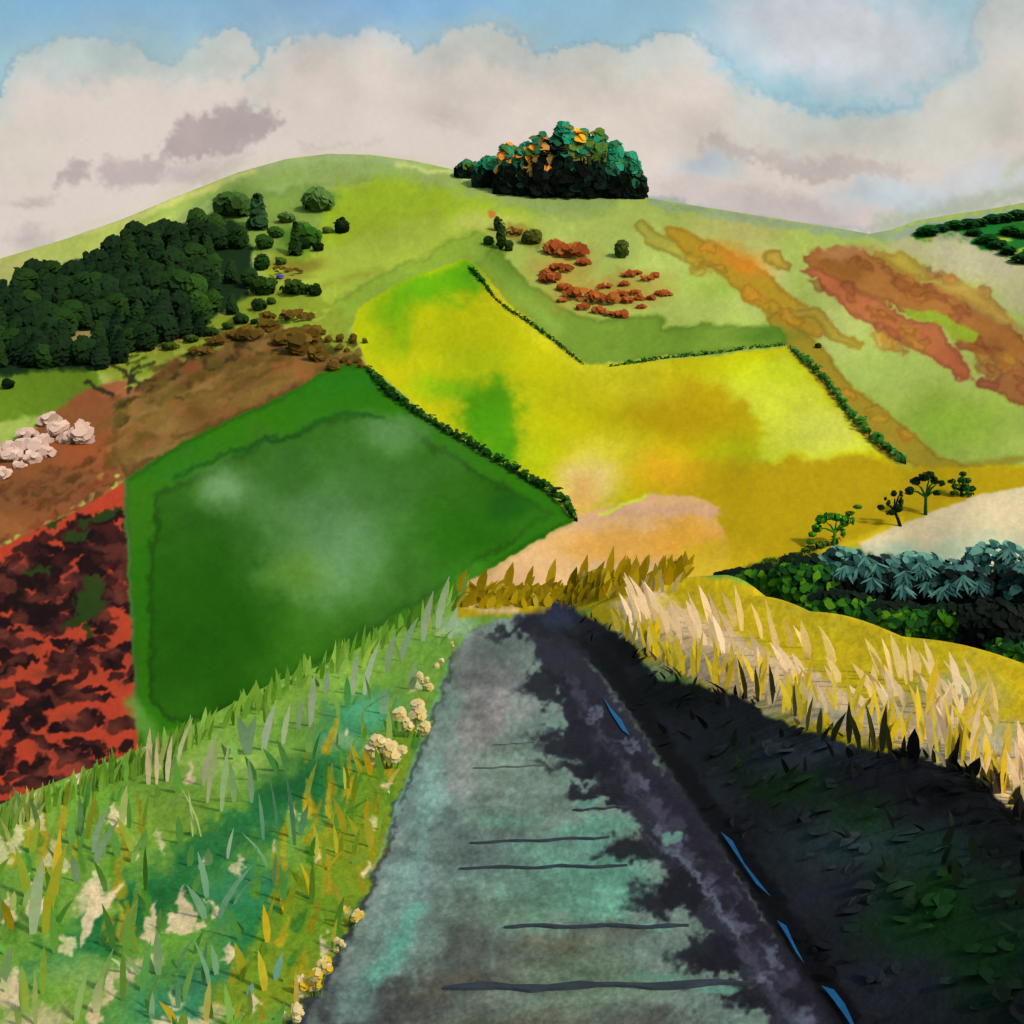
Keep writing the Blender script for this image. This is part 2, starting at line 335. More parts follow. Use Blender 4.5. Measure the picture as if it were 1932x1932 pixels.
def build_hill():
    s = Sheet(-160, 2092, 260, 1640, (160, 178, 78), 5)
    # open grass of the hill
    s.wash([(-200, 480), (450, 330), (640, 296), (700, 420), (470, 470), (-200, 560)], (172, 184, 88), soft=40, warp=20)
    s.wash([(440, 330), (620, 280), (900, 330), (1230, 370), (1300, 410), (1000, 420), (880, 390), (760, 350), (640, 345), (500, 380), (300, 430)], (138, 160, 88), .9, soft=12, warp=10, fine=6, edge=.08)
    s.stroke([(480, 318), (600, 296), (700, 298), (800, 312)], 16, (150, 170, 112), .7, soft=7)
    s.wash([(640, 345), (760, 342), (880, 372), (1000, 402), (1010, 430), (900, 440), (860, 450), (700, 540), (560, 620), (480, 560), (520, 480), (600, 420)], (150, 174, 34), .95, soft=18, warp=16, fine=6)
    s.wash([(560, 480), (760, 420), (900, 415), (900, 440), (800, 500), (680, 560), (600, 600), (520, 560)], (158, 172, 66), .7, soft=26, warp=22)
    s.blob(930, 420, 70, 16, (186, 190, 96), .8, soft=.9); s.blob(1180, 425, 120, 22, (176, 188, 84), .7, soft=1)
    s.wash([(590, 600), (640, 560), (720, 520), (800, 480), (850, 448), (900, 438), (960, 470), (900, 520), (760, 560), (660, 620)], (128, 158, 44), .8, soft=8, warp=10, fine=4, edge=.12)
    s.stroke([(255, 418), (420, 362), (560, 330)], 14, (126, 156, 66), .5, soft=9)
    s.stroke([(-50, 492), (235, 416), (480, 322)], 9, (196, 190, 112), .7, soft=5)
    s.blob(20, 505, 90, 22, (190, 186, 110), .8, soft=1)
    s.stroke([(750, 312), (860, 330), (930, 358)], 8, (188, 192, 112), .8, soft=4)
    s.wash([(1200, 380), (1640, 440), (1960, 470), (1960, 900), (1760, 880), (1600, 720), (1480, 640), (1240, 560), (1100, 440)], (164, 180, 84), .95, soft=24, warp=22)
    s.wash([(1040, 420), (1200, 420), (1300, 480), (1420, 600), (1260, 612), (1250, 596), (1120, 596), (1010, 500)], (172, 188, 90), .8, soft=14, warp=14)
    s.blob(1390, 430, 100, 26, (178, 168, 96), .75, soft=.9, warp=18); s.blob(1430, 520, 50, 60, (184, 180, 116), .9, soft=.7, warp=16, rot=-.5)
    s.blob(1360, 545, 70, 18, (150, 180, 50), .4, soft=1)
    s.blob(1640, 690, 110, 60, (160, 180, 82), .8, soft=.8, warp=16); s.blob(1780, 800, 120, 50, (128, 162, 40), .75, soft=.9, warp=22, fine=10)
    s.blob(1560, 620, 80, 40, (176, 182, 104), .8, soft=.9, warp=16)
    s.wash([(1690, 440), (1960, 480), (1960, 620), (1880, 560), (1800, 520), (1720, 490), (1660, 470)], (176, 170, 124), .95, soft=16, warp=16, fine=8)
    s.stroke([(1230, 380), (1400, 410), (1560, 434), (1690, 446), (1760, 424), (1960, 392)], 16, (138, 158, 132), .75, soft=8, fine=6)
    s.stroke([(1690, 446), (1760, 426), (1960, 400)], 10, (150, 160, 140), .8, soft=6)
    s.wash([(1720, 446), (1745, 428), (1830, 420), (1932, 400), (1990, 400), (1990, 520), (1932, 500), (1880, 478), (1820, 455), (1760, 452)], (26, 96, 22), .95, soft=4, warp=5, fine=4, edge=.15, tint=(20, 110, 40))
    for p in ([(1850, 452), (1890, 440), (1915, 452), (1880, 466)], [(1895, 478), (1960, 460), (1960, 492), (1920, 490)], [(1735, 450), (1760, 442), (1775, 452)], [(1890, 410), (1960, 404), (1960, 424)]):
        s.wash(p, (150, 178, 60), soft=2, warp=2, fine=2)
    s.wash([(1740, 456), (1790, 436), (1830, 456), (1880, 478), (1930, 510), (1870, 520), (1800, 500)], (178, 172, 134), .85, soft=9, warp=10, fine=14)
    # ochre and russet bracken drifts, with dark dried rims
    oc, ocd = (180, 142, 36), (166, 132, 26)
    s.stroke([(1208, 428), (1228, 448), (1290, 478), (1330, 500)], [26, 30, 28, 20], (164, 156, 56), .9, edge=.18)
    s.stroke([(1262, 438), (1330, 474), (1400, 520), (1440, 552), (1490, 590), (1540, 618)], [30, 44, 66, 66, 60, 40], oc, .95, soft=4, warp=8, edge=.12, tint=ocd)
    s.blob(1400, 492, 50, 22, (206, 126, 30), .85, soft=.9, rot=.5)
    s.stroke([(1470, 590), (1540, 592), (1575, 632), (1622, 652)], [20, 24, 26, 14], (170, 146, 46), .95, edge=.15)
    s.stroke([(1470, 610), (1530, 668), (1600, 760), (1680, 830), (1760, 872), (1850, 884)], [40, 50, 66, 66, 40, 10], (160, 140, 34), .95, soft=4, warp=9, edge=.12, tint=(150, 122, 30))
    s.stroke([(1790, 880), (1880, 874), (1950, 858)], [14, 22, 8], (140, 128, 30), .8, soft=8)
    s.wash([(1436, 478), (1458, 466), (1474, 470), (1478, 486), (1496, 496), (1490, 512), (1462, 508), (1440, 496)], (172, 142, 48), .95, edge=.18, warp=3)
    s.wash([(1518, 476), (1560, 464), (1625, 468), (1670, 500), (1740, 522), (1800, 556), (1860, 590), (1960, 660), (1960, 730), (1890, 676), (1800, 622), (1700, 580), (1600, 545), (1540, 512)], (154, 92, 38), .95, warp=10, fine=6, edge=.18, tint=(172, 112, 50))
    s.wash([(1512, 506), (1545, 504), (1590, 530), (1668, 568), (1720, 598), (1772, 612), (1790, 640), (1826, 690), (1838, 716), (1806, 716), (1752, 668), (1680, 640), (1612, 604), (1545, 545)], (172, 84, 52), .92, warp=9, fine=4, edge=.16, tint=(180, 102, 56))
    s.wash([(1800, 646), (1850, 642), (1900, 660), (1960, 700), (1960, 780), (1910, 764), (1860, 728), (1900, 700), (1850, 668), (1810, 664)], (150, 88, 46), .95, warp=6, edge=.16, tint=(158, 104, 52))
    s.stroke([(1850, 722), (1880, 728)], 20, (152, 86, 50), .95, edge=.18); s.stroke([(1836, 580), (1960, 640)], 14, (160, 112, 60), .6, soft=8)
    for pts in ([(1520, 480), (1640, 500), (1800, 560), (1930, 660)], [(1530, 530), (1680, 620), (1800, 690)], [(1300, 470), (1440, 560), (1560, 700), (1700, 840)], [(1820, 650), (1920, 720)], [(1680, 490), (1780, 540), (1900, 600)]):
        for i in range(16):
            t = random.random() * (len(pts) - 1); j = int(t); f = t - j; x = pts[j][0] + (pts[j + 1][0] - pts[j][0]) * f; y = pts[j][1] + (pts[j + 1][1] - pts[j][1]) * f
            cc = random.choice([(186, 112, 44), (150, 84, 36), (196, 140, 50), (168, 92, 48)]) if pts[0][0] != 1300 else random.choice([(186, 150, 40), (170, 134, 28), (200, 140, 36)])
            s.blob(x + random.gauss(0, 18), y + random.gauss(0, 14), random.uniform(12, 30), random.uniform(8, 15), cc, .6, soft=.3, warp=8, fine=5, rot=.5, edge=.25)
    s.blob(1590, 505, 50, 22, (132, 82, 30), .7, soft=.6, rot=.4); s.blob(1600, 474, 50, 12, (176, 122, 74), .8, soft=.6)
    s.wash([(1650, 482), (1700, 474), (1740, 500), (1760, 530), (1720, 520), (1680, 508)], (176, 148, 52), .9, warp=6, edge=.14)
    s.wash([(1758, 524), (1830, 540), (1890, 580), (1916, 612), (1890, 616), (1820, 570), (1770, 550)], (184, 150, 64), .8, soft=5, warp=8, edge=.1)
    s.wash([(1705, 575), (1760, 588), (1850, 628), (1840, 645), (1800, 640), (1780, 618), (1720, 598)], (142, 164, 40), .95, warp=5)
    # green turf strip above the crop field
    s.wash([(930, 462), (962, 492), (1010, 540), (1080, 592), (1130, 604), (1240, 592), (1254, 604), (1250, 620), (1330, 608), (1470, 618), (1486, 650), (1110, 690), (1040, 640), (960, 574), (895, 500)], (106, 142, 38), .92, soft=5, warp=5, edge=.12, tint=(118, 148, 46))
    s.stroke([(900, 480), (960, 540), (1050, 620)], 24, (138, 168, 62), .6, soft=12)
    s.blob(1440, 632, 46, 14, (70, 116, 24), .7, soft=.9)
    # russet bracken painted thin under the clumps
    s.blob(1060, 500, 50, 34, (178, 122, 42), .55, soft=.7, warp=16, fine=8); s.blob(1120, 560, 90, 34, (176, 130, 46), .5, soft=.6, warp=16, fine=8); s.blob(1200, 545, 60, 34, (172, 134, 48), .45, soft=.6, warp=16, fine=8)
    s.blob(975, 440, 40, 16, (140, 122, 44), .7, soft=.6, warp=12, fine=8); s.blob(1000, 455, 22, 12, (96, 100, 34), .7, soft=.5)
    s.blob(927, 403, 9, 7, (188, 112, 44), .95, soft=.3)
    # wooded side on the left
    s.wash([(400, 378), (470, 362), (640, 350), (630, 400), (560, 440), (600, 470), (560, 500), (470, 480), (420, 430)], (92, 128, 42), .55, soft=14, warp=18, fine=8)
    s.blob(440, 395, 36, 22, (62, 96, 40), .7, soft=.5, warp=10); s.blob(600, 380, 30, 20, (86, 118, 52), .6, soft=.6); s.blob(560, 450, 34, 20, (54, 98, 24), .7, soft=.6)
    s.wash(WOOD, (30, 52, 22), soft=4, warp=6, fine=5, tint=(18, 40, 22))
    s.wash([(-60, 700), (0, 705), (180, 700), (190, 740), (100, 780), (0, 800), (-60, 800)], (98, 128, 26), soft=8, warp=10, fine=5, lab=L_ROUGH)
    s.wash([(180, 705), (215, 665), (340, 622), (440, 592), (480, 540), (560, 540), (650, 590), (664, 640), (690, 690), (600, 690), (440, 660), (240, 720)], (132, 148, 42), soft=6, warp=8, lab=L_ROUGH)
    s.blob(560, 500, 60, 14, (122, 112, 34), .8, soft=.6, warp=10); s.blob(550, 525, 40, 10, (130, 118, 40), .6, soft=.6)
    s.stroke([(600, 545), (660, 525), (720, 510)], 12, (134, 140, 40), .6, soft=8)
    s.wash([(206, 782), (240, 735), (300, 700), (380, 655), (470, 625), (530, 612), (545, 640), (590, 672), (640, 668), (692, 690), (640, 694), (590, 716), (520, 756), (440, 790), (350, 836), (300, 866), (236, 908), (214, 860)],
           (104, 74, 30), soft=4, warp=6, fine=4, edge=.2, ew=7, tint=(122, 88, 42), lab=L_HEATH)
    s.blob(290, 800, 70, 34, (142, 106, 54), .7, soft=.8, warp=16, only=L_HEATH); s.blob(560, 695, 60, 20, (150, 84, 44), .7, soft=.8, only=L_HEATH); s.blob(640, 685, 26, 10, (138, 116, 56), .9, soft=.6)
    s.blob(420, 700, 120, 24, (90, 72, 22), .6, soft=.8, rot=-.35, only=L_HEATH)
    s.wash([(-60, 800), (20, 850), (80, 790), (160, 735), (250, 715), (240, 740), (208, 785), (216, 860), (236, 906), (150, 962), (60, 1005), (0, 1034), (-60, 1060)], (148, 84, 46), soft=5, warp=8, fine=4, tint=(128, 80, 40), lab=L_HEATH)
    s.blob(60, 930, 90, 26, (104, 72, 34), .5, soft=.9, warp=18, rot=-.3, only=L_HEATH); s.blob(160, 850, 60, 30, (168, 82, 40), .6, soft=.9, only=L_HEATH); s.blob(20, 1000, 60, 20, (156, 96, 50), .7, soft=.9, only=L_HEATH)
    s.blob(235, 745, 34, 26, (170, 104, 66), .7, soft=.8, warp=12); s.blob(155, 642, 34, 30, (160, 142, 84), .95, soft=.7, warp=8)
    s.blob(330, 640, 40, 16, (150, 104, 60), .75, soft=.8, rot=-.4)
    # streaks of scrub below the wood, with sun-bleached grass between
    for i in range(70):
        x = random.uniform(190, 560); y = 705 - (x - 190) * .28 + random.uniform(-34, 24)
        l = random.uniform(10, 34); cc = random.choice([(140, 160, 40), (60, 66, 22), (94, 84, 30), (150, 164, 52), (48, 62, 26)])
        s.stroke([(x, y), (x + l, y - l * .38)], random.uniform(5, 11), cc, .85, soft=2, warp=4, fine=4, edge=.1)
    for pt in ([(180, 640), (215, 690), (262, 722)], [(160, 720), (212, 748)], [(240, 735), (252, 700), (262, 690)]):
        s.stroke(pt, 9, (42, 44, 22), .9, soft=2, fine=5)
    for x, y in ((150, 946), (170, 935), (210, 918), (135, 960), (90, 985), (30, 1012), (187, 902), (12, 1022), (220, 900)):
        s.blob(x, y, 8, 4, (176, 180, 76), .95, soft=.3, fine=4, rot=-.5)
    for i in range(120):
        x = random.uniform(215, 690); y = np.interp(x, [215, 300, 450, 560, 690], [770, 715, 648, 640, 690]) + random.gauss(4, 16)
        s.blob(x, y, random.uniform(6, 20), random.uniform(4, 8), random.choice([(84, 62, 22), (72, 56, 20), (130, 92, 44), (150, 88, 46), (112, 98, 36), (62, 54, 20)]), .75, soft=.3, warp=8, fine=6, rot=-.35, edge=.2)
    for i in range(60):
        x = random.uniform(-20, 225); y = random.uniform(880, 1000) - (x - 100) * .4
        s.blob(x, y, random.uniform(5, 22), random.uniform(4, 9), random.choice([(110, 66, 34), (124, 70, 38), (160, 76, 40), (98, 64, 28), (170, 104, 60)]), .55, soft=.4, warp=8, fine=6, rot=-.4, edge=.25, only=L_HEATH)
    for i in range(40):
        x = random.uniform(230, 620); y = np.interp(x, [230, 430, 620], [690, 612, 600]) + random.gauss(0, 20)
        s.stroke([(x, y), (x + random.uniform(8, 26), y - random.uniform(4, 12))], random.uniform(3, 8), random.choice([(156, 172, 48), (168, 176, 70), (124, 152, 34)]), .8, soft=2, warp=4, fine=4)
    for i in range(150):
        x = random.uniform(215, 680); y = np.interp(x, [215, 350, 520, 690], [850, 750, 690, 685]) + random.gauss(0, 34)
        s.blob(x, y, random.uniform(14, 40), random.uniform(4, 9), random.choice([(136, 104, 46), (84, 64, 20), (116, 92, 34), (150, 92, 46), (96, 80, 26), (142, 112, 58)]), .45, soft=.6, warp=12, fine=6, rot=-.42, only=L_HEATH)
    # ploughed red earth
    PL = [(-60, 1062), (0, 1034), (60, 1003), (150, 962), (234, 908), (246, 1150), (262, 1380), (268, 1470), (200, 1520), (0, 1600), (-60, 1640), (-100, 1300)]
    s.wash(PL, (190, 68, 40), soft=2, warp=2, fine=2, tint=(178, 60, 36), lab=L_PLOUGH)
    for i in range(500):
        y = random.uniform(965, 1590) if i < 330 else random.uniform(980, 1180); x = random.uniform(-40, 258)
        if y < 1040 - x * .55 + 20: continue
        if x > 222 and random.random() < .6: continue
        k = random.random(); cc = (34, 15, 15) if k < .58 else (68, 29, 24) if k < .86 else (98, 46, 34)
        s.blob(x, y, random.uniform(12, 26), random.uniform(7, 13), cc, .92, soft=.18, warp=10, fine=6, rot=random.uniform(-.5, .2), edge=.2, only=L_PLOUGH)
    for i in range(46):
        y = random.uniform(1010, 1540); x = random.uniform(-20, 235)
        s.blob(x, y, random.uniform(10, 24), random.uniform(6, 10), (114, 56, 42), .55, soft=1, warp=10, fine=4, only=L_PLOUGH)
    for x, y, rx, ry in ((190, 975, 44, 10), (90, 985, 40, 9), (150, 1010, 26, 8), (170, 1140, 26, 26), (180, 1110, 18, 26), (150, 1165, 34, 10), (70, 1075, 30, 8), (168, 1190, 10, 18)):
        s.blob(x, y, rx, ry, (42, 62, 18), .95, soft=.12, warp=9, fine=9, rot=-.3, only=L_PLOUGH)
    # crop field, stubble and pale field
    s.wash(CROP, (190, 188, 4), soft=2, warp=3, fine=2, var=.06, lab=L_CROP)
    kw = dict(only=L_CROP)
    s.blob(1310, 820, 190, 130, (180, 158, 2), .75, soft=.8, warp=30, **kw)
    s.wash([(1230, 880), (1420, 850), (1470, 868), (1640, 858), (1720, 880), (1960, 876), (1960, 940), (1640, 1020), (1400, 1110), (1300, 1000)], (184, 154, 6), .95, soft=9, warp=8, fine=4, tint=(176, 146, 8))
    s.wash([(1390, 700), (1482, 660), (1556, 742), (1655, 854), (1470, 866), (1420, 858), (1440, 810), (1400, 760), (1330, 720)], (200, 206, 52), .95, soft=14, warp=14, fine=6)
    s.blob(1430, 700, 90, 26, (196, 208, 20), .7, soft=.9, **kw); s.blob(1560, 810, 70, 40, (206, 206, 92), .6, soft=.9, **kw); s.blob(1390, 850, 50, 24, (176, 190, 8), .6, soft=1, **kw)
    s.blob(1290, 775, 105, 58, (176, 146, 2), .85, soft=.5, warp=16, **kw); s.blob(1180, 730, 90, 30, (206, 196, 30), .8, soft=1, **kw)
    s.blob(730, 610, 44, 60, (158, 182, 4), .9, soft=.7, **kw); s.blob(690, 620, 26, 50, (176, 188, 4), .9, soft=.7, **kw)
    s.blob(820, 545, 90, 36, (88, 166, 6), .85, soft=.8, warp=24, fine=8, rot=-.35, **kw); s.blob(752, 610, 18, 56, (104, 172, 6), .7, soft=.9, warp=14, **kw)
    s.blob(890, 520, 34, 26, (60, 150, 8), .6, soft=.9, **kw); s.blob(860, 640, 110, 50, (180, 186, 2), .75, soft=.8, warp=20, **kw)
    s.blob(900, 680, 60, 20, (168, 192, 8), .7, soft=1, **kw)
    s.blob(915, 770, 64, 62, (74, 150, 4), .95, soft=.6, warp=26, fine=10, rot=.4, **kw); s.blob(950, 850, 40, 36, (70, 146, 6), .9, soft=.7, warp=16, fine=8, **kw)
    s.blob(840, 730, 50, 20, (120, 176, 8), .8, soft=.9, **kw); s.blob(1010, 860, 30, 40, (176, 190, 8), .8, soft=.8, **kw)
    s.blob(1070, 600, 30, 30, (200, 200, 70), .0, **kw); s.stroke([(905, 520), (1000, 620), (1100, 700), (1250, 690)], 22, (206, 196, 40), .6, soft=14)
    s.blob(1110, 905, 58, 52, (222, 192, 116), .95, soft=.65, warp=12, fine=4, **kw); s.blob(1102, 935, 24, 34, (222, 168, 84), .8, soft=.9, **kw)
    s.blob(1240, 890, 54, 40, (220, 164, 28), .85, soft=.9, warp=12, **kw); s.blob(1150, 850, 60, 30, (212, 200, 50), .7, soft=1, **kw)
    s.wash([(1086, 984), (1130, 964), (1190, 948), (1230, 932), (1290, 934), (1362, 958), (1350, 974), (1372, 1010), (1380, 1060), (1320, 1100), (1300, 1200), (840, 1200), (872, 1108), (940, 1062), (1010, 1022)], (218, 172, 116), soft=3, warp=4, fine=3, lab=L_STUB)
    s.blob(1180, 1030, 120, 30, (226, 164, 70), .9, soft=.6, warp=14, only=L_STUB); s.blob(1300, 1010, 70, 40, (222, 160, 50), .9, soft=.7, warp=14, only=L_STUB)
    s.stroke([(1090, 980), (1180, 960), (1350, 966)], 20, (212, 164, 124), .9, soft=6, fine=5); s.stroke([(1130, 972), (1220, 938)], 6, (206, 214, 60), .9, soft=2)
    s.wash([(1290, 1040), (1400, 1000), (1440, 1060), (1380, 1110), (1300, 1100)], (204, 170, 20), .8, soft=14, warp=10)
    s.stroke([(872, 1110), (1010, 1024), (1080, 988)], 7, (196, 160, 100), .8, soft=3)
    # dark green field with its lighter frame and back-runs
    s.wash(GREEN, (56, 120, 2), soft=2, warp=3, fine=3, edge=.18, tint=(42, 110, 6), lab=L_GREEN)
    kg = dict(only=L_GREEN)
    s.wash([(290, 930), (400, 880), (500, 830), (600, 800), (680, 775), (740, 790), (860, 860), (980, 930), (1050, 970), (960, 1030), (820, 1120), (640, 1230), (460, 1330), (350, 1370), (300, 1360), (282, 1300), (278, 1100)], (36, 94, 0), .88, soft=5, warp=8, fine=5, edge=.28, ew=6, tint=(48, 100, 10))
    s.blob(600, 930, 260, 100, (66, 112, 50), .75, soft=.8, warp=40, fine=8, rot=-.1, **kg); s.blob(640, 1060, 150, 100, (108, 150, 98), .85, soft=.8, warp=30, fine=6, **kg)
    s.blob(425, 922, 46, 36, (134, 172, 116), .85, soft=.9, warp=10, **kg); s.blob(730, 815, 60, 34, (98, 140, 84), .75, soft=.8, warp=16, fine=6, rot=.2, **kg)
    s.blob(520, 985, 70, 40, (104, 148, 84), .4, soft=1, warp=16, **kg); s.blob(400, 1150, 120, 150, (26, 82, 0), .75, soft=.8, warp=24, fine=8, **kg)
    s.blob(640, 1180, 140, 50, (56, 112, 20), .7, soft=.9, warp=18, rot=-.5, **kg); s.blob(560, 1080, 50, 40, (96, 136, 36), .6, soft=1, **kg)
    s.blob(860, 1000, 120, 60, (38, 104, 4), .7, soft=.9, warp=18, rot=-.3, **kg); s.blob(1000, 980, 60, 22, (46, 108, 14), .7, soft=.9, rot=-.3, **kg)
    s.blob(640, 725, 90, 22, (38, 110, 16), .8, soft=.7, rot=-.2, **kg); s.blob(960, 955, 40, 26, (30, 88, 14), .8, soft=.5, **kg); s.blob(880, 1090, 60, 30, (62, 132, 28), .7, soft=.9, **kg)
    s.stroke([(330, 900), (440, 850), (545, 826), (600, 800), (660, 778), (720, 786)], 9, (20, 80, 16), .7, soft=5, warp=8, fine=5)
    s.stroke([(236, 910), (248, 1150), (264, 1380)], 9, (70, 108, 46), .8, soft=3); s.stroke([(252, 1330), (290, 1400), (420, 1390)], 30, (96, 146, 56), .8, soft=12)
    s.wash([(1618, 1022), (1700, 988), (1830, 938), (1970, 912), (1970, 1120), (1700, 1090), (1640, 1050)], (214, 194, 150), soft=3, warp=3, fine=2, lab=L_PALE)
    s.blob(1720, 1050, 100, 26, (140, 172, 144), .7, soft=.8, warp=18, fine=8); s.blob(1880, 1030, 80, 24, (160, 184, 150), .5, soft=.9, warp=14, fine=8)
    s.wash([(1340, 1108), (1420, 1072), (1520, 1046), (1620, 1040), (1800, 1080), (1980, 1075), (1980, 1400), (1500, 1300), (1400, 1180)], (24, 40, 28), .97, soft=8, warp=8, fine=6, lab=L_ROUGH)
    s.stroke([(1510, 1060), (1630, 1014), (1700, 984)], 10, (214, 190, 20), .6, soft=6)
    s.finish(.03, .02, .02)
    # the land itself
    ua = np.concatenate([np.linspace(-2600, -140, 40), np.arange(-110, 2044, 2.3), np.linspace(2080, 4600, 40)])
    n = 640; t = 1 - (1 - np.linspace(0, 1, n)) ** 1.0
    U = np.tile(ua, (n, 1)); sv = sky_v(ua)[None, :]
    V = 1760 + (sv - 1760) * t[:, None]
    e = (HY - V) / F; Y = far_y(e); X = (U - CX) / F * Y; Z = EYE + e * Y
    Z = Z + .25 * np.sin(X * .11 + Y * .07) * np.sin(Y * .09 - X * .05) * np.clip(Y / 120 - .5, 0, 1) * (1 - t[:, None]) 
    c = lin(s.sample(U, V)) / ILLUM_FAR
    fade = sstep(1560, 1680, V)[..., None]; c = c * (1 - fade) + lin((118, 152, 58)) * fade
    er, yr, zr = e[-1], Y[-1], Z[-1]
    rows = []
    for k, de in ((.012, .001), (.04, .008), (.1, .03), (.25, .10), (.6, .22), (1.5, .36)):
        y = yr * (1 + k); ee = er - de
        rows.append((X[-1] * (1 + k), y, np.maximum(EYE + ee * y, -18)))
    front = [(X[0], Y[0] - d, Z[0] * 0 - 15.2 - d * .01) for d in (110, 60, 25, 8)]
    Xa = np.concatenate([q[0][None] for q in front] + [X] + [r[0][None] for r in rows]); Ya = np.concatenate([q[1][None] for q in front] + [Y] + [r[1][None] for r in rows]); Za = np.concatenate([q[2][None] for q in front] + [Z] + [r[2][None] for r in rows])
    ca = np.concatenate([c[0][None]] * 4 + [c] + [c[-1][None]] * len(rows))
    v = np.stack([Xa, Ya, Za], -1).reshape(-1, 3); f = grid_faces(n + len(rows) + 4, len(ua)); cc = ca.reshape(-1, 3)
    Uc = (U[:-1, :-1] + U[1:, 1:]) / 2; Vc = (V[:-1, :-1] + V[1:, 1:]) / 2
    lab = np.concatenate([np.zeros((4, len(ua) - 1), int), np.where(Vc > 1600, 0, s.label(Uc, Vc)), np.zeros((len(rows), len(ua) - 1), int)]).ravel()
    for i, nm in enumerate(('hill', 'green_field', 'crop_field', 'stubble_field', 'ploughed_field', 'heath_slope', 'pale_field', 'rough_grass_slope')):
        q = f[lab == i]
        if len(q): submesh(nm, v, q, cc, M_LAND)
build_hill()
b = MB(); r = 6000.
b.add([(-r, -r, -19), (r, -r, -19), (r, r, -19), (-r, r, -19)], [(0, 1, 2, 3)], paint((120, 140, 60)))
tag(b.build('ground', M_LAND), kind='structure')
# ================================================================== NEAR SPUR: path, verge, bank, meadow
N_VERGE, N_PATH, N_BANK, N_MEADOW = range(4)
PATH = [(540, 1965), (555, 1932), (600, 1866), (648, 1790), (690, 1700), (722, 1620), (748, 1520), (776, 1450), (804, 1385), (836, 1290), (856, 1236), (884, 1190), (925, 1172), (980, 1160),
        (1050, 1150), (1080, 1190), (1130, 1262), (1180, 1330), (1240, 1420), (1300, 1510), (1360, 1600), (1420, 1690), (1480, 1790), (1540, 1880), (1580, 1950), (1640, 2060), (480, 2060)]
BANK = [(1000, 1175), (1015, 1160), (1040, 1140), (1062, 1136), (1085, 1150), (1130, 1172), (1160, 1190), (1195, 1216), (1215, 1250), (1246, 1284), (1300, 1290), (1365, 1305), (1412, 1320), (1450, 1352), (1520, 1376), (1580, 1400),
        (1640, 1412), (1700, 1420), (1770, 1440), (1830, 1462), (1880, 1500), (1932, 1548), (2080, 1660), (2080, 2060), (1640, 2060), (1560, 1925), (1500, 1825), (1420, 1690), (1340, 1570), (1270, 1462), (1180, 1330), (1130, 1262), (1080, 1190), (1052, 1166)]
